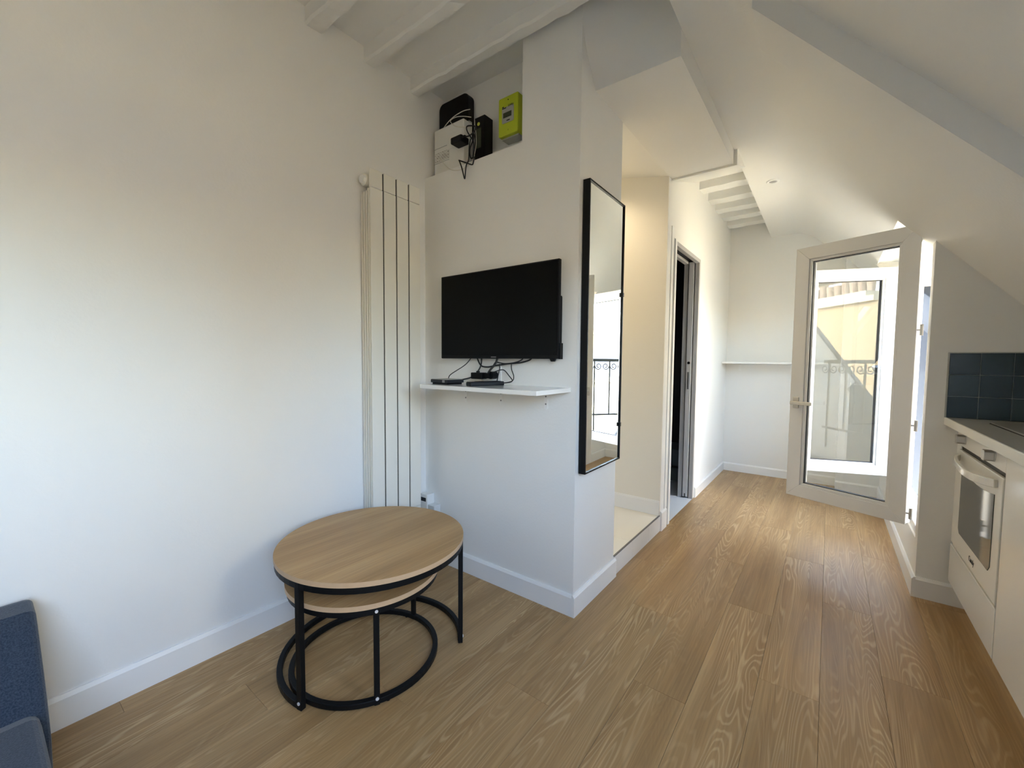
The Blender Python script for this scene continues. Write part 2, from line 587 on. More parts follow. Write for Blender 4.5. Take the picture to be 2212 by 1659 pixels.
# ------------------------------------------------------------------ floor with planks
fl = struct(ob('floor', G().box((-1.95, YN - 0.1, -0.12), (1.25, 5.05, -0.005)), 'subfloor'), 'light oak plank floor')
PW, PLEN = 0.18, 1.22
gap = 0.0003
plank_cache = {}
i0 = math.floor((XL - 0.016) / PW)
for i in range(i0, 7):
    x0 = 0.016 + i * PW
    x1 = x0 + PW
    x0c, x1c = max(x0, XL + 0.002), min(x1, 1.10)
    if x1c - x0c < 0.01:
        continue
    off = (i * 0.61803 % 1.0) * PLEN
    j = -3
    while True:
        y0 = YN + off + j * PLEN - PLEN
        y1 = y0 + PLEN
        j += 1
        if y0 > YE:
            break
        yend = YE
        if x1c < XB + 0.03:
            yend = YT - 0.002       # the television box and the raised step stand here
        elif x0c < XB:
            x0c2 = XB + 0.001
        y0c, y1c = max(y0, YN), min(y1, yend)
        if y1c - y0c < 0.01:
            continue
        spans = [(x0c, x1c, y0c, y1c)]
        if x0c < XB < x1c - 0.03:
            spans = []
            if y0c < YT:
                spans.append((x0c, x1c, y0c, min(y1c, YT)))
            if y1c > YT:
                spans.append((XB + 0.001, x1c, max(y0c, YT), y1c))
        if x0c > 0.55 - 0.2 and y1c > YK:
            spans = [(a, b, c, min(d, YK)) if a > XR - 0.005 else (a, min(b, XR), c, d) for a, b, c, d in spans]
        for a, b, c, d in spans:
            if d - c < 0.01 or b - a < 0.01:
                continue
            key = (round(b - a, 4), round(d - c, 4))
            if key in plank_cache:
                o = bpy.data.objects.new('plank', plank_cache[key])
                COL.objects.link(o)
                o.location = ((a + b) / 2, (c + d) / 2, -0.0025)
                o.parent = fl
                o.matrix_parent_inverse = Matrix.Translation(-fl.location)
            else:
                g = G()
                ch = 0.0006
                X, Y, Z = (b - a) / 2 - gap, (d - c) / 2 - gap, 0.0025
                g.add([(-X, -Y, -Z), (X, -Y, -Z), (X, Y, -Z), (-X, Y, -Z), (-X, -Y, Z - ch), (X, -Y, Z - ch), (X, Y, Z - ch), (-X, Y, Z - ch),
                       (-X + ch, -Y + ch, Z), (X - ch, -Y + ch, Z), (X - ch, Y - ch, Z), (-X + ch, Y - ch, Z)],
                      [(0, 3, 2, 1), (0, 1, 5, 4), (1, 2, 6, 5), (2, 3, 7, 6), (3, 0, 4, 7), (4, 5, 9, 8), (5, 6, 10, 9), (6, 7, 11, 10), (7, 4, 8, 11), (8, 9, 10, 11)])
                o = ob('plank', g, 'oak_floor', fl)
                plank_cache[key] = o.data
                o.location = ((a + b) / 2, (c + d) / 2, -0.0025)
                o.matrix_parent_inverse = Matrix.Translation(-fl.location)

# ------------------------------------------------------------------ walls
struct(ob('wall_left', G().box((-2.0, YN - 0.12, -0.1), (XL, 3.0, 2.80)), 'paint'), 'plain white wall behind the coffee tables')
struct(ob('wall_back', G().box((-2.0, YN - 0.12, -0.1), (1.3, YN, 2.80)), 'paint'), 'white wall behind the viewer')
g = G()
g.box((XL, YT, -0.1), (XB, YS2, 2.172))
g.box((-1.192, YT, 2.172), (XB, YS2, 2.80))
g.box((XL, 1.80, 2.172), (-1.192, YS2, 2.80))
struct(ob('wall_front', g, 'paint'), 'white boxed-out wall that carries the television')
# recess behind the box: far side wall, inner wall
struct(ob('wall_recess', G().box((XL - 0.1, YS3, -0.1), (XB - 0.0005, YS3 + 0.012, 2.80)), 'cream_paint'), 'cream side wall of the raised recess')
# corridor wall with the sliding door opening
DY0, DY1, DZ = 3.03, 3.70, 1.962
g = G()
g.box((XB - 0.12, YS3 + 0.012, -0.1), (XB, DY0 - 0.035, 2.80))
g.box((XB - 0.12, DY0 - 0.035, DZ + 0.03), (XB, DY1 + 0.03, 2.80))
g.box((XB - 0.022, DY1 + 0.03, -0.1), (XB, YE, 2.80))
g.box((XB - 0.12, DY1 + 0.03, -0.1), (XB - 0.098, YE, 2.80))
g.box((XB - 0.098, YE - 0.1, -0.1), (XB - 0.022, YE, 2.80))
struct(ob('wall_corridor', g, 'paint'), 'white corridor wall with the sliding door opening')
struct(ob('wall_end', G().box((-1.1, YE, -0.1), (0.6, YE + 0.12, 2.80)), 'paint'), 'white end wall of the corridor')
struct(ob('wall_chimney', G().box((0.078, 4.752, 0.0), (XR, YE, 2.10)), 'paint'), 'white chimney breast in the far right corner')
OY0, OY1, OZ0, OZ1 = 2.90, 4.20, 0.272, 1.893
g = G()
g.box((XR, OY0, -0.1), (0.50, OY1, OZ0))
g.box((XR, OY1, -0.1), (0.50, YE + 0.1, 1.78))
struct(ob('wall_right', g, 'paint'), 'low white wall under the dormer window')
g = G().prism([(XR, YK, -0.1), (1.20, YK, -0.1), (1.20, YK, slope_z(1.20) + 0.04), (XR, YK, slope_z(XR) + 0.04)], (0, OY0 - YK, 0))
wr = struct(ob('wall_return', g, 'paint'), 'white return wall at the end of the kitchen run')
struct(ob('wall_kitchen', G().box((1.10, YN, -0.1), (1.22, YK, 0.95)), 'paint'), 'low wall behind the kitchen units')

# ------------------------------------------------------------------ ceilings
struct(ob('ceiling', G().box((XL - 0.13, YN - 0.1, CEIL), (XF + 0.01, 1.80, CEIL + 0.13)), 'paint_rough'), 'white ceiling between the beams')
for k in range(14):
    y0 = 1.54 - 0.2855 * k
    if y0 < YN:
        break
    w = 0.060 if k != 2 else 0.075
    g = G()
    n = 26
    rows = []
    for a in range(n + 1):
        x = XL + (XF - XL + 0.008) * a / n
        j = [random.uniform(-0.0035, 0.0035) for _ in range(4)]
        rows.append([(x, y0 + j[0] * 0.5, CEIL + 0.01), (x, y0 + j[0], BEAM + 0.010 + j[1]), (x, y0 + 0.008 + j[0], BEAM + j[1]),
                     (x, y0 + w - 0.006 + j[2], BEAM + j[3] * 0.7), (x, y0 + w + j[2], BEAM + 0.008 + j[3]), (x, y0 + w + j[2] * 0.5, CEIL + 0.01)])
    vv = [p for r in rows for p in r]
    ff = [(a * 6 + q, (a + 1) * 6 + q, (a + 1) * 6 + q + 1, a * 6 + q + 1) for a in range(n) for q in range(5)]
    ff += [(0, 1, 2, 3, 4, 5), tuple(n * 6 + q for q in (5, 4, 3, 2, 1, 0))]
    g.add(vv, ff)
    lab = ('white painted ceiling beam nearest the boxed-out wall', 'second white painted ceiling beam from the boxed-out wall', 'third white painted ceiling beam from the boxed-out wall')
    b = ob('trim_%d' % (k + 1), g, 'paint_rough')
    struct(b, lab[k] if k < 3 else 'white painted ceiling beam out of view')

# dropped plaster box over the recess, its slanted front, and the riser on its right
g = G()
g.box((XB, 1.772, 2.357), (XF, 2.90, 2.80))
g.box((XL, YS2, 2.50), (XB, YS3, 2.80))
g.prism([(XB, YS2, 2.357), (XB, YS2, 2.60), (XL, YS2, 2.60), (XL, YS2, 2.56)], (0, YS3 - YS2, 0))
struct(ob('ceiling_recess', g, 'paint'), 'lowered white ceiling over the raised recess')
left = [(1.772, 2.357), (1.745, 2.392), (1.708, 2.440), (1.672, 2.495), (1.650, 2.550), (1.640, 2.610), (1.638, CEIL)]
g = G()
m = 10
vv = []
for i, (yy, zz) in enumerate(left):
    for a in range(m + 1):
        t = a / m
        k = (1 - t) ** 2.2
        vv.append((XB + (XF - XB) * t, (1.772 - 0.001) * (1 - k) + yy * k, zz))
g.add(vv, [(i * (m + 1) + a, i * (m + 1) + a + 1, (i + 1) * (m + 1) + a + 1, (i + 1) * (m + 1) + a) for i in range(len(left) - 1) for a in range(m)], True)
sf = struct(ob('ceiling_soffit', g, 'paint'), 'slanting plaster face above the mirror')

# plaster ramp up to the joists, ceiling above the joists
g = G().prism([(XB, 2.90, 2.346), (XB, 3.50, 2.535), (XB, 3.54, 2.62), (XB, 2.90, 2.62)], (XF + 0.02 - XB, 0, 0))
struct(ob('ceiling_ramp', g, 'paint_rough'), 'rough plaster between lowered ceiling and joists')
struct(ob('ceiling_corridor', G().box((XB - 0.05, 2.90, 2.60), (XF + 0.06, YE + 0.05, 2.80)), 'paint'), 'white ceiling above the corridor joists')
words = ('first', 'second', 'third', 'fourth', 'fifth')
for k, y0 in enumerate((3.615, 3.915, 4.19, 4.457, 4.727)):
    g = G()
    n = 8
    rows = []
    for a in range(n + 1):
        x = XB + (XF + 0.05 - XB) * a / n
        j = [random.uniform(-0.003, 0.003) for _ in range(3)]
        rows.append([(x, y0 + j[0], 2.605), (x, y0 + j[0], 2.522 + j[1]), (x, y0 + 0.118 + j[2], 2.522 + j[1]), (x, y0 + 0.118 + j[2], 2.605)])
    g.add([p for r in rows for p in r], [(a * 4 + q, (a + 1) * 4 + q, (a + 1) * 4 + q + 1, a * 4 + q + 1) for a in range(n) for q in range(3)] + [(0, 1, 2, 3), tuple(n * 4 + q for q in (3, 2, 1, 0))])
    struct(ob('trim_%d' % (20 + k), g, 'paint_rough'), words[k] + ' white joist of the corridor ceiling, counted towards the end wall')

# flat strip and the roof slope, as slabs
up = Vector((0.749, 0, 0.663)) * 0.16
ya, yb = YN - 0.1, YE + 0.1
JX = -0.10                         # the slope proper starts here; above it the plaster rounds over into the flat strip
def strip_profile(y):
    z0 = strip_z(y)
    xj = slope_x(z0)
    p = [(XF, z0)]
    x0, x1 = xj - 0.10, JX
    for k in range(13):
        t = k / 12                # quadratic curve through flat, joint, slope
        x = (1 - t) ** 2 * x0 + 2 * t * (1 - t) * xj + t * t * x1
        z = (1 - t) ** 2 * z0 + 2 * t * (1 - t) * z0 + t * t * slope_z(x1)
        p.append((x, z))
    return p
g = G()
pa_, pb_ = strip_profile(ya), strip_profile(yb)
npf = len(pa_)
vv = [(x, ya, z) for x, z in pa_] + [(x, yb, z) for x, z in pb_] + [(pa_[0][0], ya, 2.80), (pa_[-1][0] + 0.06, ya, 2.80), (pa_[0][0], yb, 2.80), (pa_[-1][0] + 0.06, yb, 2.80)]
g.add(vv, [(k, k + 1, npf + k + 1, npf + k) for k in range(npf - 1)], True)
b_ = 2 * npf
g.add(vv, [(0, npf, b_ + 2, b_), (npf - 1, b_ + 1, b_ + 3, 2 * npf - 1), (b_, b_ + 2, b_ + 3, b_ + 1), tuple(range(npf - 1, -1, -1)) + (b_, b_ + 1), tuple(range(npf, 2 * npf)) + (b_ + 3, b_ + 2)])
struct(ob('ceiling_strip', g, 'paint'), 'flat white ceiling strip rounding over into the slope')
SX0, SX1 = 0.30, 1.02
SKY = ((-1.15, 0.03), (0.60, 1.08))     # two roof windows in the slope beside the viewer
g = G()
def slab(xa, xb, y0, y1):
    """piece of slope; xa may be 'top'"""
    if xa == 'top':
        p = [(JX, y0, slope_z(JX)), (xb, y0, slope_z(xb)), (xb, y1, slope_z(xb)), (JX, y1, slope_z(JX))]
    else:
        p = [(xa, y0, slope_z(xa)), (xb, y0, slope_z(xb)), (xb, y1, slope_z(xb)), (xa, y1, slope_z(xa))]
    g.prism(p, up)
yl = ya
for SK0, SK1 in SKY:
    slab('top', 1.16, yl, SK0)
    slab('top', SX0, SK0, SK1)
    slab(SX1, 1.16, SK0, SK1)
    yl = SK1
slab('top', 1.16, yl, YK + 0.04)
slab('top', XR + 0.01, YK + 0.04, D0)
slab('top', XD, D0, D1)
slab('top', XR + 0.01, D1, yb)
struct(ob('ceiling_slope', g, 'paint'), 'sloping white ceiling over the kitchen side')
# rafter casing
off = Vector((0, 0, -0.10))
p = [(slope_x(2.46), 1.688, 2.46), (1.12, 1.688, slope_z(1.12)), (1.12, 1.925, slope_z(1.12)), (slope_x(2.46), 1.925, 2.46)]
struct(ob('trim_30', G().prism(p, off), 'paint'), 'boxed white rafter on the sloping ceiling')
# dormer head and cheeks
g = G().box((XD + 0.0, D0, ZD), (0.62, D1, ZD + 0.10))
e_ = 0.004
g.prism([(XD - 0.01, D1 - e_, ZD), (XR + 0.02, D1 - e_, slope_z(XR) - 0.03), (0.62, D1 - e_, slope_z(XR) - 0.03), (0.62, D1 - e_, ZD)], (0, 0.05, 0))
g.prism([(XD, D0 + e_, ZD), (XR + 0.02, D0 + e_, slope_z(XR)), (0.62, D0 + e_, slope_z(XR) - 0.02), (0.62, D0 + e_, ZD)], (0, -0.045, 0))
struct(ob('ceiling_dormer', g, 'paint'), 'white head of the dormer')
# frame round the roof window beside the viewer
n_ = Vector((0.749, 0, 0.663))
for k_, (SK0, SK1) in enumerate(SKY):
    g = G()
    for (xa, xb, y0, y1) in ((SX0, SX0 + 0.05, SK0, SK1), (SX1 - 0.05, SX1, SK0, SK1), (SX0, SX1, SK0, SK0 + 0.05), (SX0, SX1, SK1 - 0.05, SK1)):
        q = [Vector((xa, y0, slope_z(xa))), Vector((xb, y0, slope_z(xb))), Vector((xb, y1, slope_z(xb))), Vector((xa, y1, slope_z(xa)))]
        g.prism([v + n_ * 0.05 for v in q], n_ * 0.05)
    struct(ob('window_%d' % (k_ + 2), g, 'pvc'), ('roof window frame behind the viewer', 'roof window frame beside the viewer')[k_])

# ------------------------------------------------------------------ skirting boards
def skirt(name, label, p0, p1, nrm, h=0.098, t=0.014, z=0.0):
    p0, p1, nrm = Vector(p0), Vector(p1), Vector(nrm)
    prof = [(0, 0), (t, 0), (t, h - 0.012), (t * 0.45, h), (0, h)]
    poly = [p0 + nrm * a + Vector((0, 0, z + b)) for a, b in prof]
    return struct(ob(name, G().prism(poly, p1 - p0), 'trim'), label)
skirt('baseboard_left', 'white skirting along the left wall', (XL, YN, 0), (XL, YT, 0), (1, 0, 0), 0.103)
skirt('baseboard_front', 'white skirting under the television', (XL, YT, 0), (XB, YT, 0), (0, -1, 0))
skirt('baseboard_mirror', 'white skirting under the mirror', (XB, YT - 0.014, 0), (XB, YS2 + 0.012, 0), (1, 0, 0), 0.101)
skirt('baseboard_corridor', 'white skirting between sliding door and end wall', (XB, DY1 + 0.045, 0), (XB, YE, 0), (1, 0, 0), 0.09)
skirt('baseboard_jamb', 'short white skirting between step and sliding door', (XB, YS3 + 0.005, 0), (XB, DY0 - 0.07, 0), (1, 0, 0), 0.135)
skirt('baseboard_end', 'white skirting along the end wall', (XB, YE, 0), (0.078, YE, 0), (0, -1, 0), 0.085)
skirt('baseboard_chimney', 'white skirting round the chimney breast', (0.078, 4.752, 0), (XR, 4.752, 0), (0, -1, 0), 0.095)
skirt('baseboard_right', 'white skirting under the dormer window', (XR, YK - 0.014, 0), (XR, 4.752, 0), (-1, 0, 0), 0.10)
skirt('baseboard_return', 'white skirting of the kitchen return wall', (XR, YK, 0), (0.56, YK, 0), (0, -1, 0), 0.10)
skirt('baseboard_recess', 'cream skirting inside the raised recess', (XL, YS3, 0), (XB - 0.004, YS3, 0), (0, -1, 0), 0.10, 0.010, 0.108)

# ------------------------------------------------------------------ raised tiled step
st = struct(ob('floor_step', G().box((XL, YS2, -0.1), (XB - 0.012, YS3, 0.098)), 'step_grout'), 'raised cream tiled step of the recess')
ts = 0.42
y = YS2
cuts = [YS2 + 0.002, 2.335, YS3]
xs = [XB - 0.006, -1.48, XL]
for a in range(2):
    for b in range(2):
        t_ = ob('tile', G().box((xs[a + 1] + 0.002, cuts[b] + 0.001, 0.098), (xs[a] - (0.002 if a else 0), cuts[b + 1] - 0.001, 0.107)), 'step_tile', st, bevel=0.0008)
        t_.matrix_parent_inverse = Matrix.Translation(-st.location)
for b in range(3):
    cc = [YS2 + 0.012, 2.345, 2.62, YS3 + 0.005]
    t_ = ob('riser_tile', G().box((XB - 0.012, cc[b] + 0.001, 0.0), (XB + 0.004, cc[b + 1] - 0.001, 0.104)), 'step_front', st, bevel=0.001)
    t_.matrix_parent_inverse = Matrix.Translation(-st.location)
t_ = ob('edge_trim', G().box((XB - 0.007, YS2 + 0.012, 0.104), (XB + 0.003, YS3, 0.1085)), 'dark_steel', st)
t_.matrix_parent_inverse = Matrix.Translation(-st.location)
# downlight of the recess (lit, warm)
dl = thing('recessed_light', (-1.42, 2.46, 2.455), 'warm recessed light hidden in the recess ceiling', 'light')
ob('ring', G().cyl((0, 0, -0.004), (0, 0, 0.006), 0.045, 24), 'white_plastic', dl)
ld = bpy.data.lights.new('recess_lamp', 'SPOT')
ld.energy = 5.0
ld.color = (1.0, 0.80, 0.52)
ld.spot_size = math.radians(150)
ld.spot_blend = 0.6
ld.shadow_soft_size = 0.04
lo_ = bpy.data.objects.new('recess_lamp', ld)
COL.objects.link(lo_)
lo_.location = (-1.42, 2.46, 2.44)

# ------------------------------------------------------------------ sliding door and dark bathroom
dr = thing('door_1', (XB - 0.06, (DY0 + DY1) / 2, 0), 'sliding pocket door with grey metal jambs, pushed nearly all the way into the wall', 'door')
dr['kind'] = 'structure'
S = loc(dr)
JB = 0.034
ob('jamb', S().box((XB - 0.030, DY1 - 0.004, 0), (XB + 0.0015, DY1 + 0.03, DZ + 0.03)), 'alu', dr, bevel=0.001)
ob('jamb', S().box((XB - 0.118, DY1 - 0.004, 0), (XB - 0.085, DY1 + 0.03, DZ - 0.0)), 'alu', dr, bevel=0.001)
ob('head', S().box((XB - 0.030, DY0, DZ), (XB + 0.0015, DY1 - 0.004, DZ + 0.03)), 'alu', dr, bevel=0.001)
ob('head', S().box((XB - 0.118, DY0, DZ - 0.0), (XB - 0.085, DY1 - 0.004, DZ + 0.03)), 'alu', dr, bevel=0.001)
ob('track', S().box((XB - 0.085, DY0, DZ + 0.02), (XB - 0.030, DY1 + 0.03, DZ + 0.028)), 'black_plastic', dr)
ob('pocket_back', S().box((XB - 0.096, DY1 + 0.40, 0.02), (XB - 0.024, DY1 + 0.41, DZ)), 'black_plastic', dr)
ob('pocket_lining', S().box((XB - 0.0845, DY1 + 0.002, 0.0), (XB - 0.0825, DY1 + 0.40, DZ)), 'black_plastic', dr)
ob('pocket_lining', S().box((XB - 0.0325, DY1 + 0.002, 0.0), (XB - 0.0305, DY1 + 0.40, DZ)), 'black_plastic', dr)
ob('strike_casing', S().box((XB - 0.118, DY0 - 0.035, 0), (XB + 0.012, DY0, DZ + 0.03)), 'trim', dr, bevel=0.001)
ob('strike_groove', S().box((XB + 0.0002, DY0 - 0.055, 0), (XB + 0.0035, DY0 - 0.035, DZ + 0.035)), 'alu', dr)
ob('casing_strip', S().box((XB, DY0 - 0.10, 0.135), (XB + 0.006, DY0 - 0.057, DZ + 0.10)), 'trim', dr)
lf = ob('leaf', S().box((XB - 0.0775, DY1 - 0.012, 0.012), (XB - 0.0385, DY1 + 0.38, DZ + 0.012)), 'door_edge', dr, bevel=0.001)
lc = lf.location
def on_leaf(nm, lo, hi, mat, bev=0):
    o = ob(nm, S().box(lo, hi), mat, lf, bevel=bev)
    o.location = o.location - lc
    return o
on_leaf('edge_pull', (XB - 0.0645, DY1 - 0.0155, 0.925), (XB - 0.0515, DY1 - 0.011, 1.070), 'dark_steel', 0.002)
o = ob('lock_hole', S().cyl((XB - 0.058, DY1 - 0.0145, 1.145), (XB - 0.058, DY1 - 0.011, 1.145), 0.011), 'black_plastic', lf)
o.location = o.location - lc
on_leaf('guide_slot', (XB - 0.062, DY1 - 0.014, 0.012), (XB - 0.055, DY1 - 0.011, 0.04), 'black_plastic')
# bathroom shell
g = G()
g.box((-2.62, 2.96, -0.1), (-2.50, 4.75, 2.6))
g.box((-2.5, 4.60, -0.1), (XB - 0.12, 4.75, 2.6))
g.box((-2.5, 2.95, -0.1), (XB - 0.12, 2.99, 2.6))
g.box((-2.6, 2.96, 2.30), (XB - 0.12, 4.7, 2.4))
struct(ob('wall_bathroom', g, 'bath_unlit'), 'room behind the sliding door, its unlit dark put into near-black walls')
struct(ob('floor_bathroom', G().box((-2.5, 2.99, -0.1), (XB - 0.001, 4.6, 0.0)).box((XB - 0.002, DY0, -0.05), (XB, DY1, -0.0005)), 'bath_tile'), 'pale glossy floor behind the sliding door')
b_ = ob('bathroom_ledge', G().box((-2.49, 4.15, 0.0), (XB - 0.14, 4.59, 0.13)).box((-2.49, 4.22, 0.13), (XB - 0.14, 4.59, 0.30)), 'bath_ledge_shaded', bevel=0.01, base=True)
tag(b_, 'pale ledge low in the dark doorway, its dimness put into the colour', 'ledge')

# ------------------------------------------------------------------ dormer window
w1 = thing('window_1', (0.415, 3.55, OZ0), 'white double casement window with both leaves swung open into the room', 'window')
w1['kind'] = 'structure'
S = loc(w1)
FX0, FX1 = 0.385, 0.45
ob('frame_jamb', S().box((FX0, OY0, OZ0), (FX1, OY0 + 0.048, OZ1)), 'pvc', w1, bevel=0.003)
ob('frame_jamb', S().box((FX0, OY1 - 0.048, OZ0), (FX1, OY1, OZ1)), 'pvc', w1, bevel=0.003)
ob('frame_head', S().box((FX0, OY0 + 0.048, OZ1 - 0.048), (FX1, OY1 - 0.048, OZ1)), 'pvc', w1, bevel=0.003)
ob('frame_sill', S().box((FX0, OY0 + 0.048, OZ0), (FX1, OY1 - 0.048, OZ0 + 0.046)), 'pvc', w1, bevel=0.003)
ob('gasket', S().box((FX0 + 0.03, OY0 + 0.046, OZ0 + 0.044), (FX0 + 0.036, OY0 + 0.052, OZ1 - 0.046)), 'gasket', w1)
ob('gasket', S().box((FX0 + 0.03, OY1 - 0.052, OZ0 + 0.044), (FX0 + 0.036, OY1 - 0.046, OZ1 - 0.046)), 'gasket', w1)

def sash(hx, hy, ang, s, label, with_handle):
    """leaf: local x from hinge to free edge, local y*s towards the room side"""
    zb, zt, wd = 0.322, 1.850, 0.588
    e = bpy.data.objects.new('sash', None)
    COL.objects.link(e)
    e.empty_display_size = 0.05
    e.parent = w1
    e.location = Vector((hx, hy, zb)) - w1.location
    e.rotation_euler = (0, 0, math.radians(ang))
    e['label'] = label
    h = zt - zb
    u0, u1 = 0.010, wd
    fw = 0.074
    def rail(nm, a0, a1, b0, b1, d0, d1, mat='pvc', bev=0.003):
        """trapezoid between outer edge a and inner edge b"""
        poly = [(a0[0], d0 * s, a0[1]), (a1[0], d0 * s, a1[1]), (b1[0], d0 * s, b1[1]), (b0[0], d0 * s, b0[1])]
        return ob(nm, G().prism(poly, (0, (d1 - d0) * s, 0)), mat, e, bevel=bev)
    i0, i1, j0, j1 = u0 + fw, u1 - fw, fw, h - fw
    rail('stile', (u0, 0), (u0, h), (i0, j0), (i0, j1), -0.034, 0.034)
    rail('stile', (u1, 0), (u1, h), (i1, j0), (i1, j1), -0.034, 0.034)
    rail('rail', (u0, 0), (u1, 0), (i0, j0), (i1, j0), -0.034, 0.034)
    rail('rail', (u0, h), (u1, h), (i0, j1), (i1, j1), -0.034, 0.034)
    bw = 0.014
    g = G()
    for a, b in ((((i0, j0), (i0, j1)), ((i0 + bw, j0 + bw), (i0 + bw, j1 - bw))), (((i1, j0), (i1, j1)), ((i1 - bw, j0 + bw), (i1 - bw, j1 - bw))),
                 (((i0, j0), (i1, j0)), ((i0 + bw, j0 + bw), (i1 - bw, j0 + bw))), (((i0, j1), (i1, j1)), ((i0 + bw, j1 - bw), (i1 - bw, j1 - bw)))):
        for d0, d1, cut in ((0.012, 0.026, 0.0), (-0.026, -0.012, 0.0)):
            poly = [(a[0][0], d0 * s, a[0][1]), (a[1][0], d0 * s, a[1][1]), (b[1][0], d0 * s, b[1][1]), (b[0][0], d0 * s, b[0][1])]
            g.prism(poly, (0, (d1 - d0) * s, 0))
    ob('glazing_bead', g, 'pvc', e, bevel=0.003)
    gk = G()
    t = 0.003
    for a, b in (((i0 + bw - t, -0.013, j0 + bw - t), (i0 + bw + t, 0.013, j1 - bw + t)), ((i1 - bw - t, -0.013, j0 + bw - t), (i1 - bw + t, 0.013, j1 - bw + t)),
                 ((i0 + bw, -0.013, j0 + bw - t), (i1 - bw, 0.013, j0 + bw + t)), ((i0 + bw, -0.013, j1 - bw - t), (i1 - bw, 0.013, j1 - bw + t))):
        gk.box(a, b)
    ob('glazing_gasket', gk, 'gasket', e)
    # one pane of glass (both faces of the unit reflect; modelled as a thin sheet)
    g = G().add([(i0 + 0.004, 0, j0 + 0.004), (i1 - 0.004, 0, j0 + 0.004), (i1 - 0.004, 0, j1 - 0.004), (i0 + 0.004, 0, j1 - 0.004)], [(0, 1, 2, 3)])
    ob('glass_pane', g, 'glazing', e)
    for hz in (0.06, 0.515, 1.0):
        ob('hinge', G().cyl((-0.006, 0.022 * s, hz - 0.028), (-0.006, 0.022 * s, hz + 0.028), 0.0075, 12).box((-0.006, 0.020 * s, hz - 0.004), (0.012, 0.026 * s, hz + 0.004)), 'steel', e)
    if with_handle:
        hu, hz = u1 - 0.037, 0.585
        ob('handle_plate', G().box((hu - 0.016, 0.034 * s, hz - 0.034), (hu + 0.016, 0.044 * s, hz + 0.034)), 'steel', e, bevel=0.003)
        g = G().cyl((hu, 0.044 * s, hz), (hu, 0.075 * s, hz), 0.010, 14)
        g.box((hu - 0.105, 0.066 * s, hz - 0.0105), (hu + 0.014, 0.084 * s, hz + 0.0105))
        ob('handle_lever', g, 'steel', e, bevel=0.003)
    return e
sash(0.362, 2.952, 157.0, 1, 'near window leaf with a lever handle', True)
sash(0.366, 4.152, 200.5, -1, 'far window leaf catching the view outside', False)

# ------------------------------------------------------------------ mirror
mr = thing('wall_mirror', (XB + 0.018, 1.862, 0.648), 'tall narrow mirror in a thin black frame beside the raised recess', 'mirror', rz=math.radians(0.6))
mw, mh, mt = 0.198, 1.285, 0.030
fwid = 0.007
S_ = G
ob('frame_side', G().box((-0.016, -mw, 0), (mt - 0.014, -mw + fwid, mh)), 'black_metal', mr)
ob('frame_side', G().box((-0.016, mw - fwid, 0), (mt - 0.014, mw, mh)), 'black_metal', mr)
ob('frame_rail', G().box((-0.016, -mw + fwid, 0), (mt - 0.014, mw - fwid, fwid)), 'black_metal', mr)
ob('frame_rail', G().box((-0.016, -mw + fwid, mh - fwid), (mt - 0.014, mw - fwid, mh)), 'black_metal', mr)
ob('backing', G().box((-0.014, -mw + fwid, fwid), (0.009, mw - fwid, mh - fwid)), 'dark_plastic', mr)
ob('mirror_glass', G().add([(0.0105, -mw + fwid, fwid), (0.0105, mw - fwid, fwid), (0.0105, mw - fwid, mh - fwid), (0.0105, -mw + fwid, mh - fwid)], [(0, 1, 2, 3)]), 'mirror_silver', mr)
for cz in (0.17, 0.83):
    ob('clip', G().box((0.012, mw - 0.016, cz), (0.020, mw - 0.002, cz + 0.02)), 'black_metal', mr)

# ------------------------------------------------------------------ radiator
rd = thing('radiator', (-1.823, 1.373, 0.30), 'tall cream vertical radiator standing in the corner by the boxed-out wall', 'radiator')
S = loc(rd)
RY0, RY1, RZ0, RZ1 = 1.218, 1.530, 0.30, 2.062
pw = (RY1 - RY0) / 4
for k in range(4):
    y0 = RY0 + k * pw
    a, b = y0 + 0.0038, y0 + pw - 0.0038
    col = ob('column', S().box((-1.786, a, RZ0 + 0.05), (-1.779, b, RZ1 - 0.088)), 'radiator_enamel', rd, bevel=0.0015)
    ob('end_cap', S().box((-1.790, a, RZ1 - 0.086), (-1.7795, b, RZ1)), 'radiator_enamel', rd, bevel=0.003)
    ob('end_cap', S().box((-1.790, a, RZ0), (-1.7795, b, RZ0 + 0.048)), 'radiator_enamel', rd, bevel=0.003)
    g = S()
    for q in range(4):
        x = -1.7895 - q * 0.0190
        g.box((x - 0.0105, a + 0.001, RZ0 + 0.09), (x, b - 0.001, RZ1 - 0.10))
    g.box((-1.850, a + 0.032, RZ0 + 0.06), (-1.786, b - 0.032, RZ1 - 0.07))
    ob('fins', g, 'radiator_enamel', rd)
ob('header_pipe', S().cyl((-1.828, RY0 + 0.002, RZ1 - 0.045), (-1.828, RY1 - 0.002, RZ1 - 0.045), 0.028, 20), 'radiator_enamel', rd)
ob('header_pipe', S().cyl((-1.828, RY0 + 0.002, RZ0 + 0.045), (-1.828, RY1 - 0.002, RZ0 + 0.045), 0.028, 20), 'radiator_enamel', rd)
ob('plug', S().cyl((-1.828, RY0 - 0.012, RZ1 - 0.045), (-1.828, RY0 + 0.003, RZ1 - 0.045), 0.021, 8), 'white_plastic', rd, bevel=0.002)
for by in (1.30, 1.42):
    ob('wall_bracket', S().box((XL + 0.001, by, 1.85), (-1.850, by + 0.04, 1.90)), 'radiator_enamel', rd)
for k in (1, 2, 3):
    ob('gap_shade', S().box((-1.802, RY0 + k * pw - 0.004, RZ0 + 0.01), (-1.785, RY0 + k * pw + 0.004, RZ1 - 0.004)), 'black_plastic', rd)  # black strips put the shade of the column gaps into colour

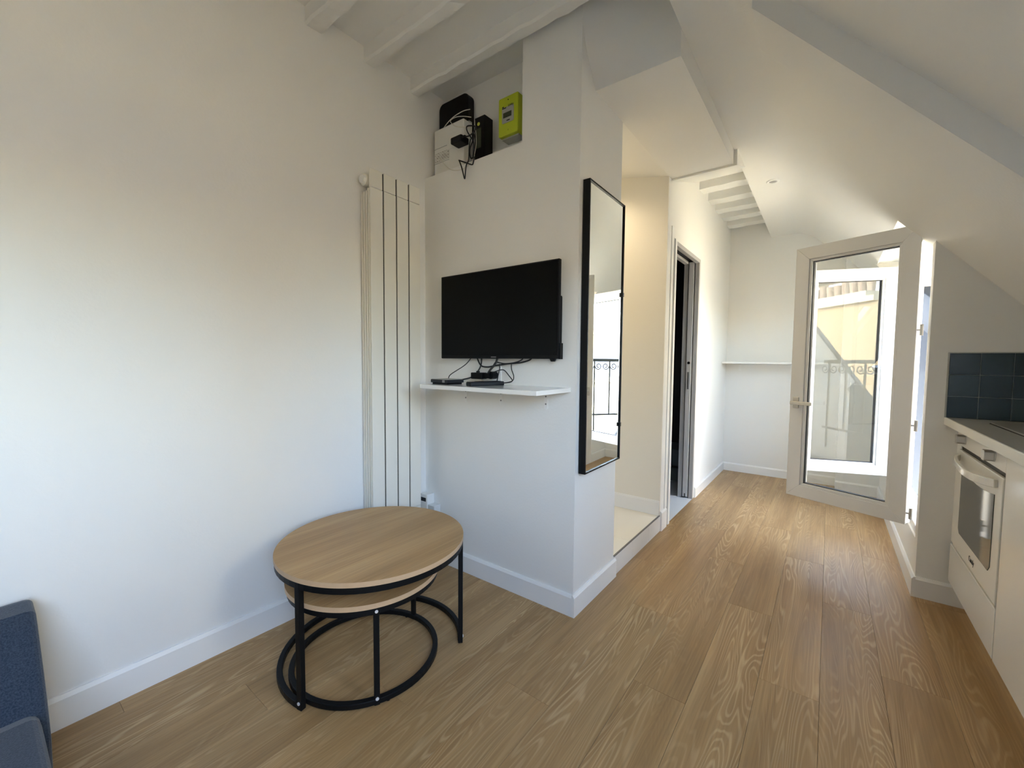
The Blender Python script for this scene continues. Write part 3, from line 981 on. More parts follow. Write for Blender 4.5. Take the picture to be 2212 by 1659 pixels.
# small white boxes on the wall beside the radiator foot
sb = thing('junction_box', (-1.825, YT, 0.30), 'small white box with a clear flap low on the wall beside the radiator', 'box')
S = loc(sb)
ob('case', S().box((-1.850, YT - 0.055, 0.262), (-1.795, YT, 0.385)), 'white_plastic', sb, bevel=0.004)
ob('dark_slot', S().box((-1.846, YT - 0.057, 0.345), (-1.805, YT - 0.053, 0.366)), 'dark_plastic', sb)
ob('clear_flap', S().box((-1.794, YT - 0.050, 0.245), (-1.742, YT - 0.001, 0.330)), 'cloudy_plastic', sb, bevel=0.003)
ob('lug', S().box((-1.782, YT - 0.054, 0.285), (-1.774, YT - 0.050, 0.300)), 'white_plastic', sb)

# ------------------------------------------------------------------ coffee tables
def arc(cx, cy, z, r, a0, a1, n):
    return [(cx + r * math.cos(math.radians(a0 + (a1 - a0) * k / n)), cy + r * math.sin(math.radians(a0 + (a1 - a0) * k / n)), z) for k in range(n + 1)]
def disc(g, cx, cy, z0, z1, r, n=144):
    return g.prism([(cx + r * math.cos(2 * math.pi * k / n), cy + r * math.sin(2 * math.pi * k / n), z0) for k in range(n)], (0, 0, z1 - z0))
def table(cx, cy, top, r, rf, legs, base, label, tw):
    t = thing('coffee_table', (cx, cy, 0), label, 'table', 'pair of nesting coffee tables')
    g = disc(G(), 0, 0, top - 0.017, top, r)
    tp = ob('tabletop', g, 'oak_table', t)
    tp.data.materials.append(MATS['oak_edge'])
    for p in tp.data.polygons:
        if abs(p.normal.z) < 0.5:
            p.material_index = 1
    ring = [(rf * math.cos(2 * math.pi * k / 64), rf * math.sin(2 * math.pi * k / 64), top - 0.017 - 0.011) for k in range(64)]
    ob('top_ring', G().tube(ring, 0, closed=True, flat=(0.020, 0.022)), 'black_metal', t)
    a0, a1 = base
    if a1 - a0 >= 360:
        pts = [(rf * math.cos(2 * math.pi * k / 64), rf * math.sin(2 * math.pi * k / 64), 0.014) for k in range(64)]
        ob('base_ring', G().tube(pts, 0, closed=True, flat=(0.020, 0.020)), 'black_metal', t, bevel=0.003)
        for a in (legs[0] + 8, legs[1] + 8, legs[2] + 8):
            q = math.radians(a)
            ob('foot', G().cyl((rf * math.cos(q), rf * math.sin(q), 0), (rf * math.cos(q), rf * math.sin(q), 0.006), 0.007, 12), 'black_plastic', t)
    else:
        ob('base_arc', G().tube(arc(0, 0, 0.012, rf, a0, a1, 48), 0, flat=(0.020, 0.022)), 'black_metal', t, bevel=0.003)
    for a in legs:
        q = math.radians(a)
        d = Vector((math.cos(q), math.sin(q), 0))
        n = Vector((-d.y, d.x, 0))
        c = d * (rf + 0.001)
        hw, ht = tw / 2, tw * 0.42
        poly = [c + n * hw - d * ht, c + n * hw + d * ht, c - n * hw + d * ht, c - n * hw - d * ht]
        lg = ob('leg', G().prism([p + Vector((0, 0, 0.001)) for p in poly], (0, 0, top - 0.02)), 'black_metal', t, bevel=0.0015)
        for z in ((0.024, top - 0.032) if top < 0.4 else (0.024,)):
            p0 = c + d * (ht - 0.0005)
            s_ = ob('screw', G().cyl(p0 + Vector((0, 0, z)), p0 + d * 0.003 + Vector((0, 0, z)), 0.0055, 14), 'screw', lg)
            s_.location = s_.location - lg.location
    return t
table(-1.413, 0.974, 0.45, 0.350, 0.338, (-78.2, 42.3, 162.0), (42.3, 281.8), 'larger round coffee table with an oak-look top, standing over the smaller one', 0.022)
table(-1.398, 0.925, 0.356, 0.278, 0.262, (-27, 98, 214), (0, 360), 'smaller round coffee table tucked under the larger oak-look one', 0.018)

# ------------------------------------------------------------------ television
tv = thing('television', (-1.315, 1.56, 1.16), 'black flat-screen television hung above the white shelf', 'television')
S = loc(tv)
TX0, TX1, TZ0, TZ1, TY = -1.681, -0.949, 1.160, 1.594, 1.583
ob('bezel', S().box((TX0, TY + 0.004, TZ0), (TX1, TY + 0.024, TZ1)), 'black_plastic', tv, bevel=0.003)
ob('screen', S().box((TX0 + 0.007, TY + 0.0025, TZ0 + 0.017), (TX1 - 0.007, TY + 0.005, TZ1 - 0.007)), 'screen', tv)
ob('rear_case', S().box((TX0 + 0.09, TY + 0.024, TZ0 + 0.03), (TX1 - 0.003, TY + 0.046, TZ0 + 0.28)), 'black_plastic', tv, bevel=0.008)
ob('side_foot', S().box((TX1 - 0.004, TY + 0.014, TZ0 - 0.001), (TX1 + 0.004, TY + 0.04, TZ0 + 0.07)), 'black_plastic', tv, bevel=0.002)
sn = ob('sensor', S().prism([(-0.995, TY + 0.008, TZ0), (-0.967, TY + 0.008, TZ0), (-0.973, TY + 0.008, TZ0 - 0.012), (-0.988, TY + 0.008, TZ0 - 0.012)], (0, 0.012, 0)), 'black_plastic', tv)
ob('brand_mark', S().box((-1.330, TY + 0.0032, TZ0 + 0.006), (-1.298, TY + 0.0045, TZ0 + 0.0095)), 'grey_mark', tv)
ob('wall_mount', S().box((-1.42, TY + 0.024, 1.30), (-1.20, YT, 1.50)), 'black_metal', tv)

# ------------------------------------------------------------------ television shelf and what lies on it
SHZ, SHY = 1.032, 1.365
sh = thing('wall_shelf', (-1.255, YT, SHZ), 'glossy white shelf on three brackets under the television', 'shelf')
S = loc(sh)
ob('board', S().box((-1.598, SHY, SHZ - 0.019), (-0.912, YT, SHZ)), 'lacquer', sh, bevel=0.001)
for bx in (-1.545, -1.305, -1.040):
    g = S().rounded((bx - 0.010, YT - 0.003, SHZ - 0.105), (bx + 0.010, YT, SHZ - 0.019), 0.0095, 'y')
    g.box((bx - 0.010, YT - 0.12, SHZ - 0.022), (bx + 0.010, YT, SHZ - 0.019))
    br = ob('bracket', g, 'trim', sh)
    for dz in (-0.045, -0.080):
        s_ = ob('screw', S().cyl((bx, YT - 0.0045, SHZ + dz), (bx, YT - 0.003, SHZ + dz), 0.004, 10), 'dark_steel', br)
        s_.location = s_.location - br.location

stb = thing('set_top_box', (-1.520, 1.475, SHZ), 'flat black set-top box on the left of the shelf', 'set-top box', rz=math.radians(-3))
ob('case', G().box((-0.062, -0.055, 0.008), (0.062, 0.055, 0.024)), 'dark_plastic', stb, bevel=0.003)
ob('foot_plate', G().box((-0.054, -0.048, 0.0), (0.054, 0.048, 0.008)), 'black_plastic', stb)
ob('lid', G().box((-0.058, -0.051, 0.024), (0.058, 0.051, 0.0255)), 'meter_grey', stb)
ob('display_window', G().box((0.026, -0.0556, 0.010), (0.044, -0.0545, 0.022)), 'grey_mark', stb)
rc = thing('remote_control', (-1.290, 1.500, SHZ), 'black remote control lying on the shelf', 'remote control', rz=math.radians(70))
ob('body', G().rounded((-0.088, -0.024, 0.0), (0.088, 0.024, 0.020), 0.007, 'x'), 'dark_plastic', rc)
ob('keypad', G().box((-0.050, -0.018, 0.0195), (0.075, 0.018, 0.0215)), 'black_plastic', rc, bevel=0.001)
ob('battery_end', G().box((-0.092, -0.022, 0.001), (-0.058, 0.022, 0.018)), 'black_plastic', rc, bevel=0.003)

ws = thing('wall_socket', (-1.375, YT, 1.085), 'white double wall socket half hidden behind the black plug', 'socket')
S = loc(ws)
ob('plate', S().box((-1.452, YT - 0.009, 1.040), (-1.302, YT, 1.122)), 'white_plastic', ws, bevel=0.003)
ob('insert', S().box((-1.372, YT - 0.011, 1.048), (-1.312, YT - 0.008, 1.114)), 'white_plastic', ws, bevel=0.001)
pl = thing('power_adapter', (-1.36, 1.60, 1.075), 'black plug-in power adapter in the socket under the television', 'adapter')
S = loc(pl)
ob('brick', S().box((-1.445, YT - 0.075, 1.058), (-1.372, YT - 0.030, 1.090)), 'black_plastic', pl, bevel=0.004)
ob('plug_body', S().cyl((-1.336, YT - 0.05, 1.078), (-1.336, YT - 0.011, 1.078), 0.019, 18).box((-1.375, YT - 0.06, 1.062), (-1.336, YT - 0.03, 1.088)), 'black_plastic', pl, bevel=0.002)
ob('earth_cap', S().cyl((-1.408, YT - 0.06, 1.090), (-1.408, YT - 0.06, 1.098), 0.009, 12), 'black_plastic', pl)

def cable(label, pts, r=0.0022, mat='cable_black', sub=7, kind='cable'):
    o = ob(kind, G().tube(spline(pts, sub), r, 7), mat, base=True)
    return tag(o, label, 'cable')
yc = YT - 0.022
cable('thin straight black cable from television down to set-top box', [(-1.475, yc, 1.18), (-1.50, yc - 0.03, 1.13), (-1.535, yc - 0.10, 1.08), (-1.552, 1.515, SHZ + 0.027)], 0.0022)
cable('thick curved black cable ending at the right of the set-top box', [(-1.418, yc, 1.18), (-1.420, yc - 0.005, 1.12), (-1.440, yc - 0.04, 1.07), (-1.478, 1.535, 1.053), (-1.50, 1.51, 1.052)], 0.0040)
cable('black cable sagging in a bow along under the television', [(-1.456, yc, 1.18), (-1.42, yc - 0.006, 1.128), (-1.375, yc - 0.008, 1.118), (-1.32, yc - 0.008, 1.126), (-1.24, yc - 0.006, 1.136), (-1.17, yc - 0.004, 1.142), (-1.12, yc, 1.155), (-1.10, yc, 1.175)], 0.0038)
cable('upper black cable running along the bow of the sagging one', [(-1.335, yc - 0.008, 1.120), (-1.315, yc - 0.010, 1.142), (-1.26, yc - 0.010, 1.136), (-1.20, yc - 0.008, 1.142), (-1.165, yc, 1.156), (-1.150, yc, 1.178)], 0.0030)
cable('short thick black cable dropping straight to the power adapter', [(-1.302, yc - 0.01, 1.18), (-1.312, yc - 0.014, 1.14), (-1.334, yc - 0.03, 1.105), (-1.345, YT - 0.055, 1.088)], 0.0055)
cable('thin black cable looping in a triangle right of the power adapter', [(-1.292, yc - 0.01, 1.135), (-1.288, yc - 0.014, 1.112), (-1.286, yc - 0.03, 1.07), (-1.262, yc - 0.06, 1.046), (-1.215, yc - 0.05, 1.046), (-1.198, yc - 0.03, 1.055), (-1.225, yc - 0.02, 1.078), (-1.262, yc - 0.015, 1.105), (-1.30, yc - 0.02, 1.100), (-1.325, YT - 0.045, 1.090)], 0.0024)
cable('thin black cable hanging furthest right beside the socket', [(-1.222, yc - 0.006, 1.140), (-1.218, yc - 0.01, 1.11), (-1.203, yc - 0.012, 1.075), (-1.205, yc - 0.03, 1.052), (-1.25, yc - 0.08, 1.042), (-1.285, yc - 0.10, 1.040)], 0.0024)

# ------------------------------------------------------------------ niche: consumer unit, router, boxes, meter
NZ = 2.172
cu_ = thing('electrical_panel', (-1.705, 1.70, NZ), 'white electrical panel with printed rows, leaning in the niche', 'electrical panel')
S = loc(cu_)
ob('case', S().box((-1.818, 1.664, NZ), (-1.592, 1.735, 2.428)), 'panel_plastic', cu_, bevel=0.008, seg=3)
ob('flap_line', S().box((-1.816, 1.6625, 2.322), (-1.700, 1.665, 2.3245)), 'meter_grey', cu_)
ob('label_strip', S().box((-1.812, 1.6625, 2.250), (-1.700, 1.665, 2.300)), 'printed_label', cu_)
ob('recess_frame', S().box((-1.715, 1.6622, 2.296), (-1.600, 1.6645, 2.372)), 'panel_plastic', cu_, bevel=0.001)
ob('lower_line', S().box((-1.816, 1.6625, 2.243), (-1.700, 1.665, 2.245)), 'meter_grey', cu_)
pa = thing('power_adapter', (-1.59, 1.63, 2.274), 'big black plug-in adapter stuck on the front of the electrical panel', 'adapter')
S = loc(pa)
ob('brick', S().box((-1.626, 1.600, 2.274), (-1.549, 1.6618, 2.307)), 'black_plastic', pa, bevel=0.006)
ob('cable_grip', S().box((-1.549, 1.606, 2.284), (-1.528, 1.618, 2.296)), 'black_plastic', pa)
ro = thing('internet_router', (-1.745, 1.77, 2.428), 'rounded black internet box standing behind the electrical panel', 'router')
S = loc(ro)
ob('case', S().rounded((-1.862, 1.742, 2.372), (-1.634, 1.795, 2.618), 0.035, 'y', 6), 'black_plastic', ro, bevel=0.006)
ob('socket_row', S().box((-1.645, 1.736, 2.43), (-1.620, 1.760, 2.455)), 'meter_grey', ro)
bb = thing('network_box', (-1.512, 1.735, NZ), 'narrow black box with a yellow dot standing upright in the niche', 'box')
S = loc(bb)
ob('case', S().box((-1.548, 1.702, NZ), (-1.478, 1.768, 2.424)), 'black_plastic', bb, bevel=0.002)
ob('dot', S().cyl((-1.520, 1.7005, 2.388), (-1.520, 1.7025, 2.388), 0.009, 18), 'dot_yellow', bb)
ob('label_window', S().box((-1.536, 1.7005, 2.265), (-1.502, 1.7025, 2.365)), 'lcd', bb)
mt_ = thing('electricity_meter', (-1.34, 1.76, 2.28), 'lime green electricity meter on the right of the niche', 'meter')
S = loc(mt_)
MY = 1.722
ob('case', S().rounded((-1.402, MY, 2.288), (-1.278, 1.80, 2.478), 0.008, 'y', 4), 'lime', mt_, bevel=0.004)
ob('base_plate', S().box((-1.392, MY + 0.02, 2.2805), (-1.288, 1.795, 2.289)), 'meter_grey', mt_)
ob('face_panel', S().rounded((-1.378, MY - 0.0018, 2.348), (-1.304, MY + 0.001, 2.425), 0.006, 'y', 4), 'meter_grey', mt_)
ob('display', S().box((-1.370, MY - 0.0030, 2.374), (-1.318, MY - 0.0012, 2.398)), 'lcd', mt_)
ob('slot', S().box((-1.348, MY - 0.0028, 2.356), (-1.328, MY - 0.0012, 2.360)), 'black_plastic', mt_)
ob('screw_cap', S().cyl((-1.340, MY - 0.001, 2.458), (-1.340, MY + 0.001, 2.458), 0.003, 10), 'lcd', mt_)
ob('screw_cap', S().cyl((-1.340, MY - 0.001, 2.312), (-1.340, MY + 0.001, 2.312), 0.004, 10), 'lime_dark', mt_)
text('lettering', 'Linky', 0.016, 'dark_plastic', mt_, Vector((-1.322, MY - 0.0022, 2.428)) - mt_.location, (math.radians(90), 0, 0))
ob('print', S().box((-1.377, MY - 0.002, 2.419), (-1.352, MY - 0.0015, 2.424)).box((-1.377, MY - 0.002, 2.426), (-1.366, MY - 0.0015, 2.431)), 'dark_plastic', mt_)
cable('white cable arching high in front of the black internet box', [(-1.789, 1.700, 2.441), (-1.757, 1.690, 2.449), (-1.723, 1.690, 2.466), (-1.690, 1.700, 2.486), (-1.637, 1.710, 2.498), (-1.611, 1.735, 2.509)], 0.0022, 'cable_white')
cable('white cable curling over the top of the electrical panel', [(-1.603, 1.735, 2.465), (-1.627, 1.700, 2.462), (-1.663, 1.680, 2.461), (-1.683, 1.660, 2.442), (-1.673, 1.655, 2.421), (-1.635, 1.652, 2.391), (-1.571, 1.652, 2.368), (-1.522, 1.670, 2.367)], 0.0022, 'cable_white')
cable('white cable hanging straight between panel and black box, bowing below the niche', [(-1.541, 1.695, 2.414), (-1.525, 1.68, 2.372), (-1.509, 1.67, 2.319), (-1.499, 1.66, 2.261), (-1.501, 1.65, 2.208), (-1.509, 1.636, 2.164), (-1.55, 1.63, 2.146), (-1.598, 1.63, 2.147), (-1.663, 1.635, 2.171), (-1.735, 1.655, 2.229), (-1.764, 1.66, 2.268)], 0.0015, 'cable_white')
cable('black cable looped beside the electrical panel', [(-1.530, 1.612, 2.290), (-1.503, 1.61, 2.284), (-1.485, 1.62, 2.297), (-1.485, 1.635, 2.317), (-1.494, 1.65, 2.342), (-1.513, 1.655, 2.356), (-1.55, 1.655, 2.368), (-1.558, 1.65, 2.359), (-1.546, 1.645, 2.333), (-1.522, 1.64, 2.3), (-1.501, 1.64, 2.271), (-1.501, 1.645, 2.239), (-1.503, 1.645, 2.206), (-1.503, 1.64, 2.188), (-1.517, 1.64, 2.19), (-1.524, 1.64, 2.21), (-1.527, 1.645, 2.247), (-1.513, 1.65, 2.278), (-1.51, 1.66, 2.315)], 0.0034)
cable('black cable end dangling in a sharp kink below the niche', [(-1.506, 1.625, 2.277), (-1.51, 1.62, 2.239), (-1.512, 1.62, 2.199), (-1.515, 1.62, 2.17), (-1.531, 1.62, 2.148), (-1.539, 1.62, 2.093), (-1.542, 1.62, 2.087), (-1.546, 1.62, 2.095), (-1.562, 1.62, 2.146), (-1.579, 1.62, 2.184), (-1.583, 1.62, 2.189), (-1.574, 1.62, 2.185), (-1.531, 1.62, 2.163), (-1.491, 1.62, 2.143), (-1.482, 1.62, 2.151), (-1.48, 1.625, 2.181)], 0.0032, sub=5)

# ------------------------------------------------------------------ shelf on the end wall, corridor downlight
es = thing('wall_shelf', (-0.55, YE, 1.15), 'thin white shelf on the end wall of the corridor', 'shelf')
S = loc(es)
ob('board', S().box((-0.875, YE - 0.26, 1.141), (-0.02, YE, 1.159)), 'lacquer', es, bevel=0.001)
for bx in (-0.752, -0.30):
    ob('bracket', S().box((bx - 0.010, YE - 0.004, 1.065), (bx + 0.010, YE, 1.141)).box((bx - 0.010, YE - 0.14, 1.136), (bx + 0.010, YE, 1.141)), 'trim', es)
zc = strip_z(3.515)
sp = thing('recessed_light', (-0.372, 3.52, zc - 0.001), 'small round recessed ceiling light in the flat strip', 'light')
n = 32
g = G()
for k in range(n):
    q0, q1 = 2 * math.pi * k / n, 2 * math.pi * (k + 1) / n
    p = lambda r, z, q: (r * math.cos(q), r * math.sin(q), z)
    g.add([p(0.026, -0.005, q0), p(0.026, -0.005, q1), p(0.040, -0.003, q1), p(0.040, -0.003, q0), p(0.042, 0.001, q1), p(0.042, 0.001, q0), p(0.023, 0.001, q1), p(0.023, 0.001, q0)],
          [(0, 3, 2, 1), (3, 5, 4, 2), (0, 1, 6, 7)], True)
ob('ring', g, 'white_plastic', sp)
ob('lamp', G().cyl((0, 0, -0.001), (0, 0, 0.0005), 0.024, 24), 'lamp_off', sp)

# ------------------------------------------------------------------ kitchen
KX = 0.489
wt = thing('worktop', (0.77, 2.0, 0.865), 'grey kitchen worktop with a pale front edge above the oven', 'worktop')
S = loc(wt)
ob('slab', S().box((0.452, 0.40, 0.866), (1.09, YK, 0.8985)), 'worktop', wt)
ob('front_edge', S().box((0.444, 0.40, 0.8645), (0.452, YK, 0.899)), 'worktop_edge', wt, bevel=0.002)
hb = thing('hob', (0.78, 2.38, 0.8985), 'flat hob with a metal rim set into the worktop', 'hob')
S = loc(hb)
ob('rim', S().rounded((0.552, 2.06, 0.8986), (1.02, 2.665, 0.9005), 0.015, 'z', 4), 'black_plastic', hb)
ob('trim', S().rounded((0.556, 2.065, 0.9006), (1.016, 2.66, 0.9036), 0.014, 'z', 4), 'steel', hb)
ob('plate', S().rounded((0.560, 2.07, 0.9036), (1.012, 2.655, 0.9055), 0.012, 'z', 4), 'hob_plate', hb)
# splashback tiles on the return wall
gr = ob('tile_grout', G().box((0.446, YK - 0.006, 0.8995), (1.04, YK - 0.0005, 1.203)), 'grout', wr)
gr.matrix_parent_inverse = Matrix.Translation(-wr.location)
et = ob('tile_trim', G().box((0.4425, YK - 0.009, 0.8995), (0.4475, YK - 0.0005, 1.207)).box((0.4475, YK - 0.009, 1.203), (0.86, YK - 0.0005, 1.207)), 'meter_grey', wr)
et.matrix_parent_inverse = Matrix.Translation(-wr.location)
tm = None
for r in range(3):
    for c in range(6):
        cx_, cz_ = 0.4985 + c * 0.1015, 0.9495 + r * 0.1015
        if tm is None:
            t_ = ob('tile', G().box((-0.0492, -0.005, -0.0492), (0.0492, 0.004, 0.0492)), 'blue_tile', wr, bevel=0.0015)
            tm = t_
        else:
            t_ = tm.copy()
            COL.objects.link(t_)
        t_.location = (cx_, YK - 0.0055, cz_)
        t_.parent = wr
        t_.matrix_parent_inverse = Matrix.Translation(-wr.location)

ov = thing('oven', (0.76, 2.45, 0.30), 'white built-in oven with a dark window under the worktop', 'oven')
S = loc(ov)
V0, V1 = 2.132, 2.752
ob('body', S().box((KX + 0.012, V0 + 0.01, 0.33), (1.05, V1 - 0.01, 0.86)), 'oven_enamel', ov)
ob('control_panel', S().box((KX, V0, 0.782), (KX + 0.02, V1, 0.860)), 'oven_enamel', ov, bevel=0.002)
ob('vent_slot', S().box((KX + 0.006, V0 + 0.004, 0.764), (KX + 0.014, V1 - 0.004, 0.783)), 'black_plastic', ov)
dz0, dz1 = 0.318, 0.764
dor = ob('door', S().box((KX - 0.004, V0, dz0), (KX + 0.02, V1, dz1)), 'oven_enamel', ov, bevel=0.003)
L0 = dor.location.copy()
def on_door(nm, g, mat, bev=0):
    o = ob(nm, g, mat, dor, bevel=bev)
    o.location = o.location - L0
    return o
wy0, wy1, wz0, wz1 = V0 + 0.075, V1 - 0.085, 0.405, 0.690
pts = []
for (yy, zz) in ((wy0 + 0.02, wz0), (wy1 - 0.02, wz0), (wy1, wz0 + 0.02), (wy1, wz1)):
    pts.append((KX - 0.0062, yy, zz))
for k in range(1, 9):
    t = k / 8
    pts.append((KX - 0.0062, wy1 + (wy0 - wy1) * t, wz1 - 0.018 * math.sin(math.pi * t)))
pts.append((KX - 0.0062, wy0, wz0 + 0.02))
on_door('oven_window', S().prism(pts, (0.003, 0, 0)), 'oven_glass')
hp = []
for k in range(17):
    t = k / 16
    hp.append((KX - 0.010 - 0.032 * (math.sin(math.pi * t) ** 0.45), V0 + 0.045 + (V1 - V0 - 0.09) * t, 0.735 - 0.016 * math.sin(math.pi * t)))
on_door('handle', S().tube(hp, 0, flat=(0.012, 0.030)), 'lacquer', 0.003)
o = text('lettering', 'Candy', 0.030, 'dark_plastic', dor, Vector((KX - 0.0048, 2.437, 0.360)) - ov.location - L0, (math.radians(90), 0, math.radians(-90)))
for ky in (2.670, 2.262):
    kb = ob('knob', S().rounded((KX - 0.030, ky - 0.019, 0.801), (KX - 0.004, ky + 0.019, 0.839), 0.007, 'x', 4), 'steel', ov, bevel=0.002)
    s_ = ob('knob_base', S().cyl((KX - 0.004, ky, 0.82), (KX + 0.001, ky, 0.82), 0.021, 20), 'white_plastic', kb)
    s_.location = s_.location - kb.location

oc = thing('base_cabinet', (0.78, 2.45, 0.11), 'white base unit with a drawer front under the oven', 'cabinet')
S = loc(oc)
fs = ob('filler_strip', G().box((KX + 0.004, V1 + 0.003, 0.312), (KX + 0.022, YK - 0.001, 0.864)), 'oven_enamel', base=True)
tag(fs, 'narrow white filler strip between oven and return wall', 'panel')
ob('floor_panel', S().box((KX + 0.02, V0, 0.115), (1.06, V1, 0.131)), 'lacquer', oc)
ob('drawer_front', S().box((KX - 0.002, V0, 0.128), (KX + 0.018, V1 + 0.055, 0.306)), 'lacquer', oc, bevel=0.002)
ob('shadow_rail', S().box((KX + 0.012, V0, 0.300), (KX + 0.02, V1, 0.317)), 'dark_steel', oc)
for k, (a, b, lab) in enumerate(((1.532, 2.124, 'glossy white base unit door right beside the oven'), (0.93, 1.528, 'glossy white base unit further along, out of the picture'))):
    c2 = thing('base_cabinet', (0.78, (a + b) / 2, 0.11), lab, 'cabinet', 'kitchen base units')
    S = loc(c2)
    ob('carcass', S().box((KX + 0.02, a, 0.115), (1.06, b, 0.864)), 'lacquer', c2)
    ob('door', S().box((KX - 0.002, a + 0.002, 0.128), (KX + 0.018, b - 0.002, 0.858)), 'lacquer', c2, bevel=0.002)
pk = ob('plinth', G().box((0.552, 0.42, 0.0), (0.568, YK - 0.015, 0.115)), 'oven_enamel', base=True)
tag(pk, 'recessed white plinth under the kitchen units', 'plinth')

# ------------------------------------------------------------------ sofa corner
so = thing('sofa', (-1.45, -0.8, 0), 'dark blue-grey fabric sofa at the left edge', 'sofa')
S = loc(so)
prof = [(-1.855, 0.10), (-1.855, 0.43), (-1.825, 0.455), (-1.735, 0.450), (-1.700, 0.425), (-1.60, 0.335), (-1.53, 0.255), (-1.50, 0.20), (-1.50, 0.10)]
ob('backrest', S().prism([(x, -1.9, z) for x, z in prof], (0, 2.008, 0)), 'sofa_fabric', so, bevel=0.02, seg=4)
prof = [(-1.56, 0.09), (-1.56, 0.262), (-1.50, 0.278), (-0.98, 0.278), (-0.93, 0.25), (-0.93, 0.09)]
ob('seat', S().prism([(x, -1.9, z) for x, z in prof], (0, 1.992, 0)), 'sofa_fabric', so, bevel=0.025, seg=4)
for x, y in ((-1.80, 0.02), (-1.0, 0.02), (-1.80, -1.8), (-1.0, -1.8)):
    ob('leg', S().cyl((x, y, 0), (x, y, 0.12), 0.018, 14, 0.024), 'black_metal', so)

# ------------------------------------------------------------------ outside: roof, railing, buildings
g = G()
q = Vector((0.749, 0, 0.663)) * 0.20
def outer(xa, xb, y0, y1):
    p = [Vector((xa, y0, slope_z(xa))) + q, Vector((xb, y0, slope_z(xb))) + q, Vector((xb, y1, slope_z(xb))) + q, Vector((xa, y1, slope_z(xa))) + q]
    g.prism(p, Vector((0.749, 0, 0.663)) * 0.03)
outer(-0.30, SX0 - 0.05, -6, 2.84)
yl = -6
for SK0, SK1 in SKY:
    outer(SX0 - 0.05, 2.6, yl, SK0 - 0.02)
    outer(SX1 + 0.05, 2.6, SK0 - 0.02, SK1 + 0.02)
    yl = SK1 + 0.02
outer(SX0 - 0.05, 2.6, yl, 2.84)
outer(-0.30, 2.6, 4.27, 9.0)
outer(-0.30, 0.10, 2.84, 4.27)
g.prism([(0.50, 2.84, 0.24), (0.50, 2.84, 0.20), (1.9, 2.84, -1.30), (1.9, 2.84, -1.22)], (0, 1.43, 0))
g.box((-2.6, -6, 2.82), (-0.2, 9, 2.90))
# dormer roof and cheeks
g.box((0.30, 2.80, 2.03), (0.78, 4.31, 2.08))
g.prism([(0.30, 2.84, 2.03), (0.60, 2.84, 2.03), (0.60, 2.84, 1.70)], (0, 0.05, 0))
g.prism([(0.30, 4.22, 2.03), (0.60, 4.22, 2.03), (0.60, 4.22, 1.70)], (0, 0.05, 0))
g.box((0.452, 2.80, 1.90), (0.55, 4.31, 2.04))
struct(ob('roof', g, 'zinc'), 'zinc roof outside the dormer')

rl = thing('balustrade', (0.86, 3.6, 0.2), 'dark wrought-iron railing with scrolls outside the window', 'railing')
S = loc(rl)
RY_0, RY_1 = 2.97, 6.2
ob('top_rail', S().box((0.84, RY_0, 1.150), (0.88, RY_1, 1.185)), 'iron', rl)
ob('bottom_rail', S().box((0.85, RY_0, 0.49), (0.87, RY_1, 0.51)), 'iron', rl)
y = RY_0 + 0.05
k = 0
while y < RY_1:
    ob('baluster', S().box((0.853, y - 0.007, 0.30 if k % 4 == 0 else 0.51), (0.867, y + 0.007, 1.150)), 'iron', rl)
    for s in (-1, 1):
        pts = []
        for a in range(22):
            t = a / 21
            rr = 0.045 * (1 - 0.72 * t)
            an = math.radians(180 + 480 * t)
            pts.append((0.86, y + s * (0.052 + rr * math.cos(an)), 1.095 + rr * math.sin(an) * 1.0))
        ob('scroll', S().tube(pts, 0.006, 6), 'iron', rl)
    y += 0.20
    k += 1

struct(ob('floor_courtyard', G().box((1.0, -40, -14.5), (60, 40, -14)), 'courtyard'), 'courtyard far below')

def building(name, label, x0, x1, y0, y1, z1, mat):
    b = thing(name, (x0, (y0 + y1) / 2, -14), label, 'building')
    S = loc(b)
    ob('wall', S().box((x0, y0, -14), (x1, y1, z1)), mat, b)
    return b, S
bA, S = building('apartment_building', 'tall beige party wall topped by a row of chimney pots', 10.0, 16.0, -22.0, -5.75, 3.20, 'facade')
ob('coping', S().box((9.85, -22, 3.20), (16.1, -5.75, 3.38)), 'facade_pale', bA)
ob('chimney_stack', S().box((10.1, -9.4, 3.38), (11.0, -6.3, 3.60)), 'facade_pale', bA)
for k in range(9):
    yy = -9.2 + k * 0.335
    hh = 0.42 + 0.16 * (k % 3 == 2)
    ob('chimney_pot', S().cyl((10.5, yy, 3.60), (10.5, yy, 3.60 + hh), 0.11, 12, 0.15), 'pot', bA)
bC, S = building('low_house', 'low beige house beside the tall party wall', 11.0, 15.0, -5.70, -3.6, 2.05, 'facade')
ob('chimney_stack', S().box((11.1, -5.3, 2.05), (11.6, -4.4, 2.35)), 'facade_yellow', bC)
for k in range(3):
    ob('chimney_pot', S().cyl((11.3, -5.1 + 0.28 * k, 2.35), (11.3, -5.1 + 0.28 * k, 2.62), 0.08, 10, 0.10), 'pot', bC)
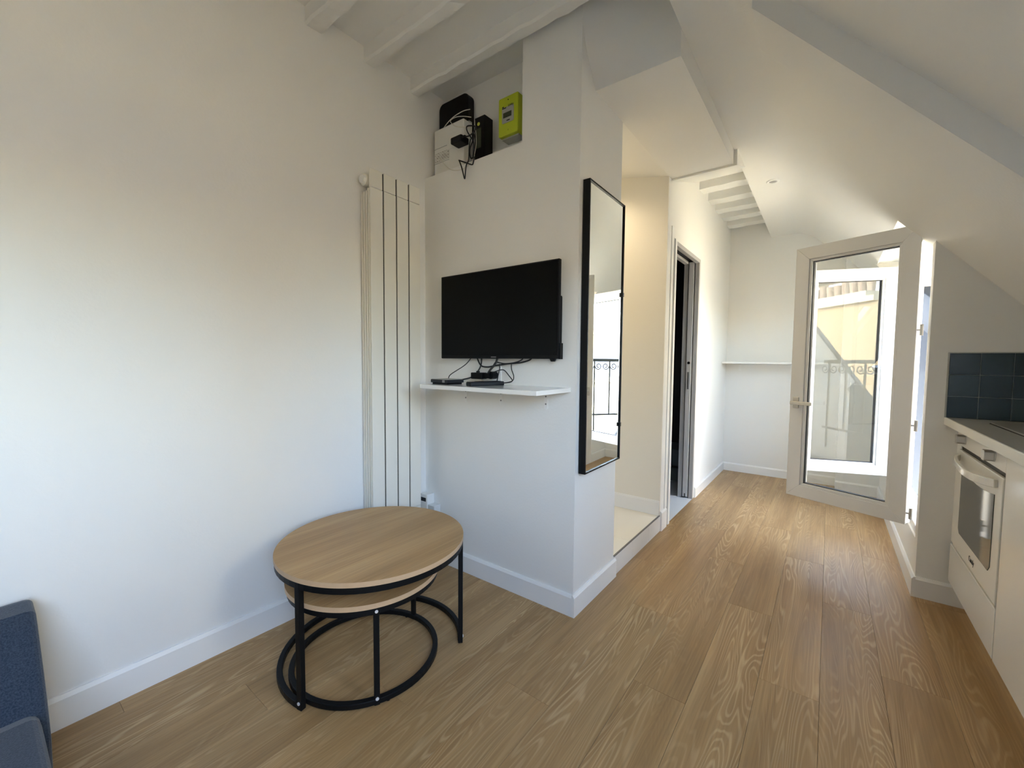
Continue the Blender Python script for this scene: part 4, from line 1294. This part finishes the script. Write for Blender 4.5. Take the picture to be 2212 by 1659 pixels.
bB, S = building('town_house', 'cream town house with a grey mansard and a yellow attic block', 10.0, 10.98, -3.5, 4.2, 0.55, 'facade_pale')
ob('mansard', S().prism([(9.9, -3.5, 0.55), (10.5, -3.5, 1.55), (10.98, -3.5, 1.56), (10.98, -3.5, 0.55)], (0, 7.7, 0)), 'zinc', bB)
ob('attic_block', S().box((10.55, -2.2, 1.55), (12.0, -0.85, 2.22)), 'facade_yellow', bB)
ob('cornice', S().box((9.85, -3.5, 0.42), (10.05, 4.2, 0.58)), 'facade_pale', bB)
for k, yy in enumerate((-2.1, -1.75, -1.3)):
    ob('chimney_pot', S().cyl((11.0, yy, 2.22), (11.0, yy, 2.22 + (0.55, 0.3, 0.4)[k]), 0.07, 10, 0.09), 'pot', bB)
for yy in (-2.6, -1.15, 0.3, 1.75, 3.2):
    wf = ob('window', S().box((9.94, yy - 0.36, -1.35), (10.02, yy + 0.36, 0.20)), 'pvc', bB)
    for (a, b) in ((-1.25, -0.62), (-0.52, 0.10)):
        p_ = ob('pane', S().box((9.925, yy - 0.27, a), (9.945, yy + 0.27, b)), 'house_glass', wf)
        p_.location = p_.location - wf.location
bD, S = building('neighbour_house', 'grey-roofed neighbour building further along the street side', 3.2, 9.0, 11.0, 30.0, 1.1, 'facade_pale')
ob('mansard', S().prism([(3.1, 11, 1.1), (4.2, 11, 3.0), (8.0, 11, 3.1), (9.1, 11, 1.1)], (0, 19, 0)), 'zinc', bD)
bE, S = building('sky_block_house', 'unseen tall cream house added across the courtyard to block low sky', 11.0, 18.0, 0.4, 20.0, 7.5, 'facade_pale')  # out of view, added to cut the sky light entering the dormer
ob('cornice', S().box((10.8, 0.4, 7.3), (18.1, 20.0, 7.6)), 'facade_pale', bE)
nd = thing('neighbour_dormer', (0.8, 6.9, 0), 'blue-grey clad dormer further along the roof', 'dormer')
S = loc(nd)
ob('cheek', S().box((-0.4, 6.6, -0.6), (1.55, 7.6, 2.75)), 'zinc', nd)
ob('dormer_roof', S().box((-0.5, 6.5, 2.75), (1.70, 7.7, 2.83)), 'zinc', nd)
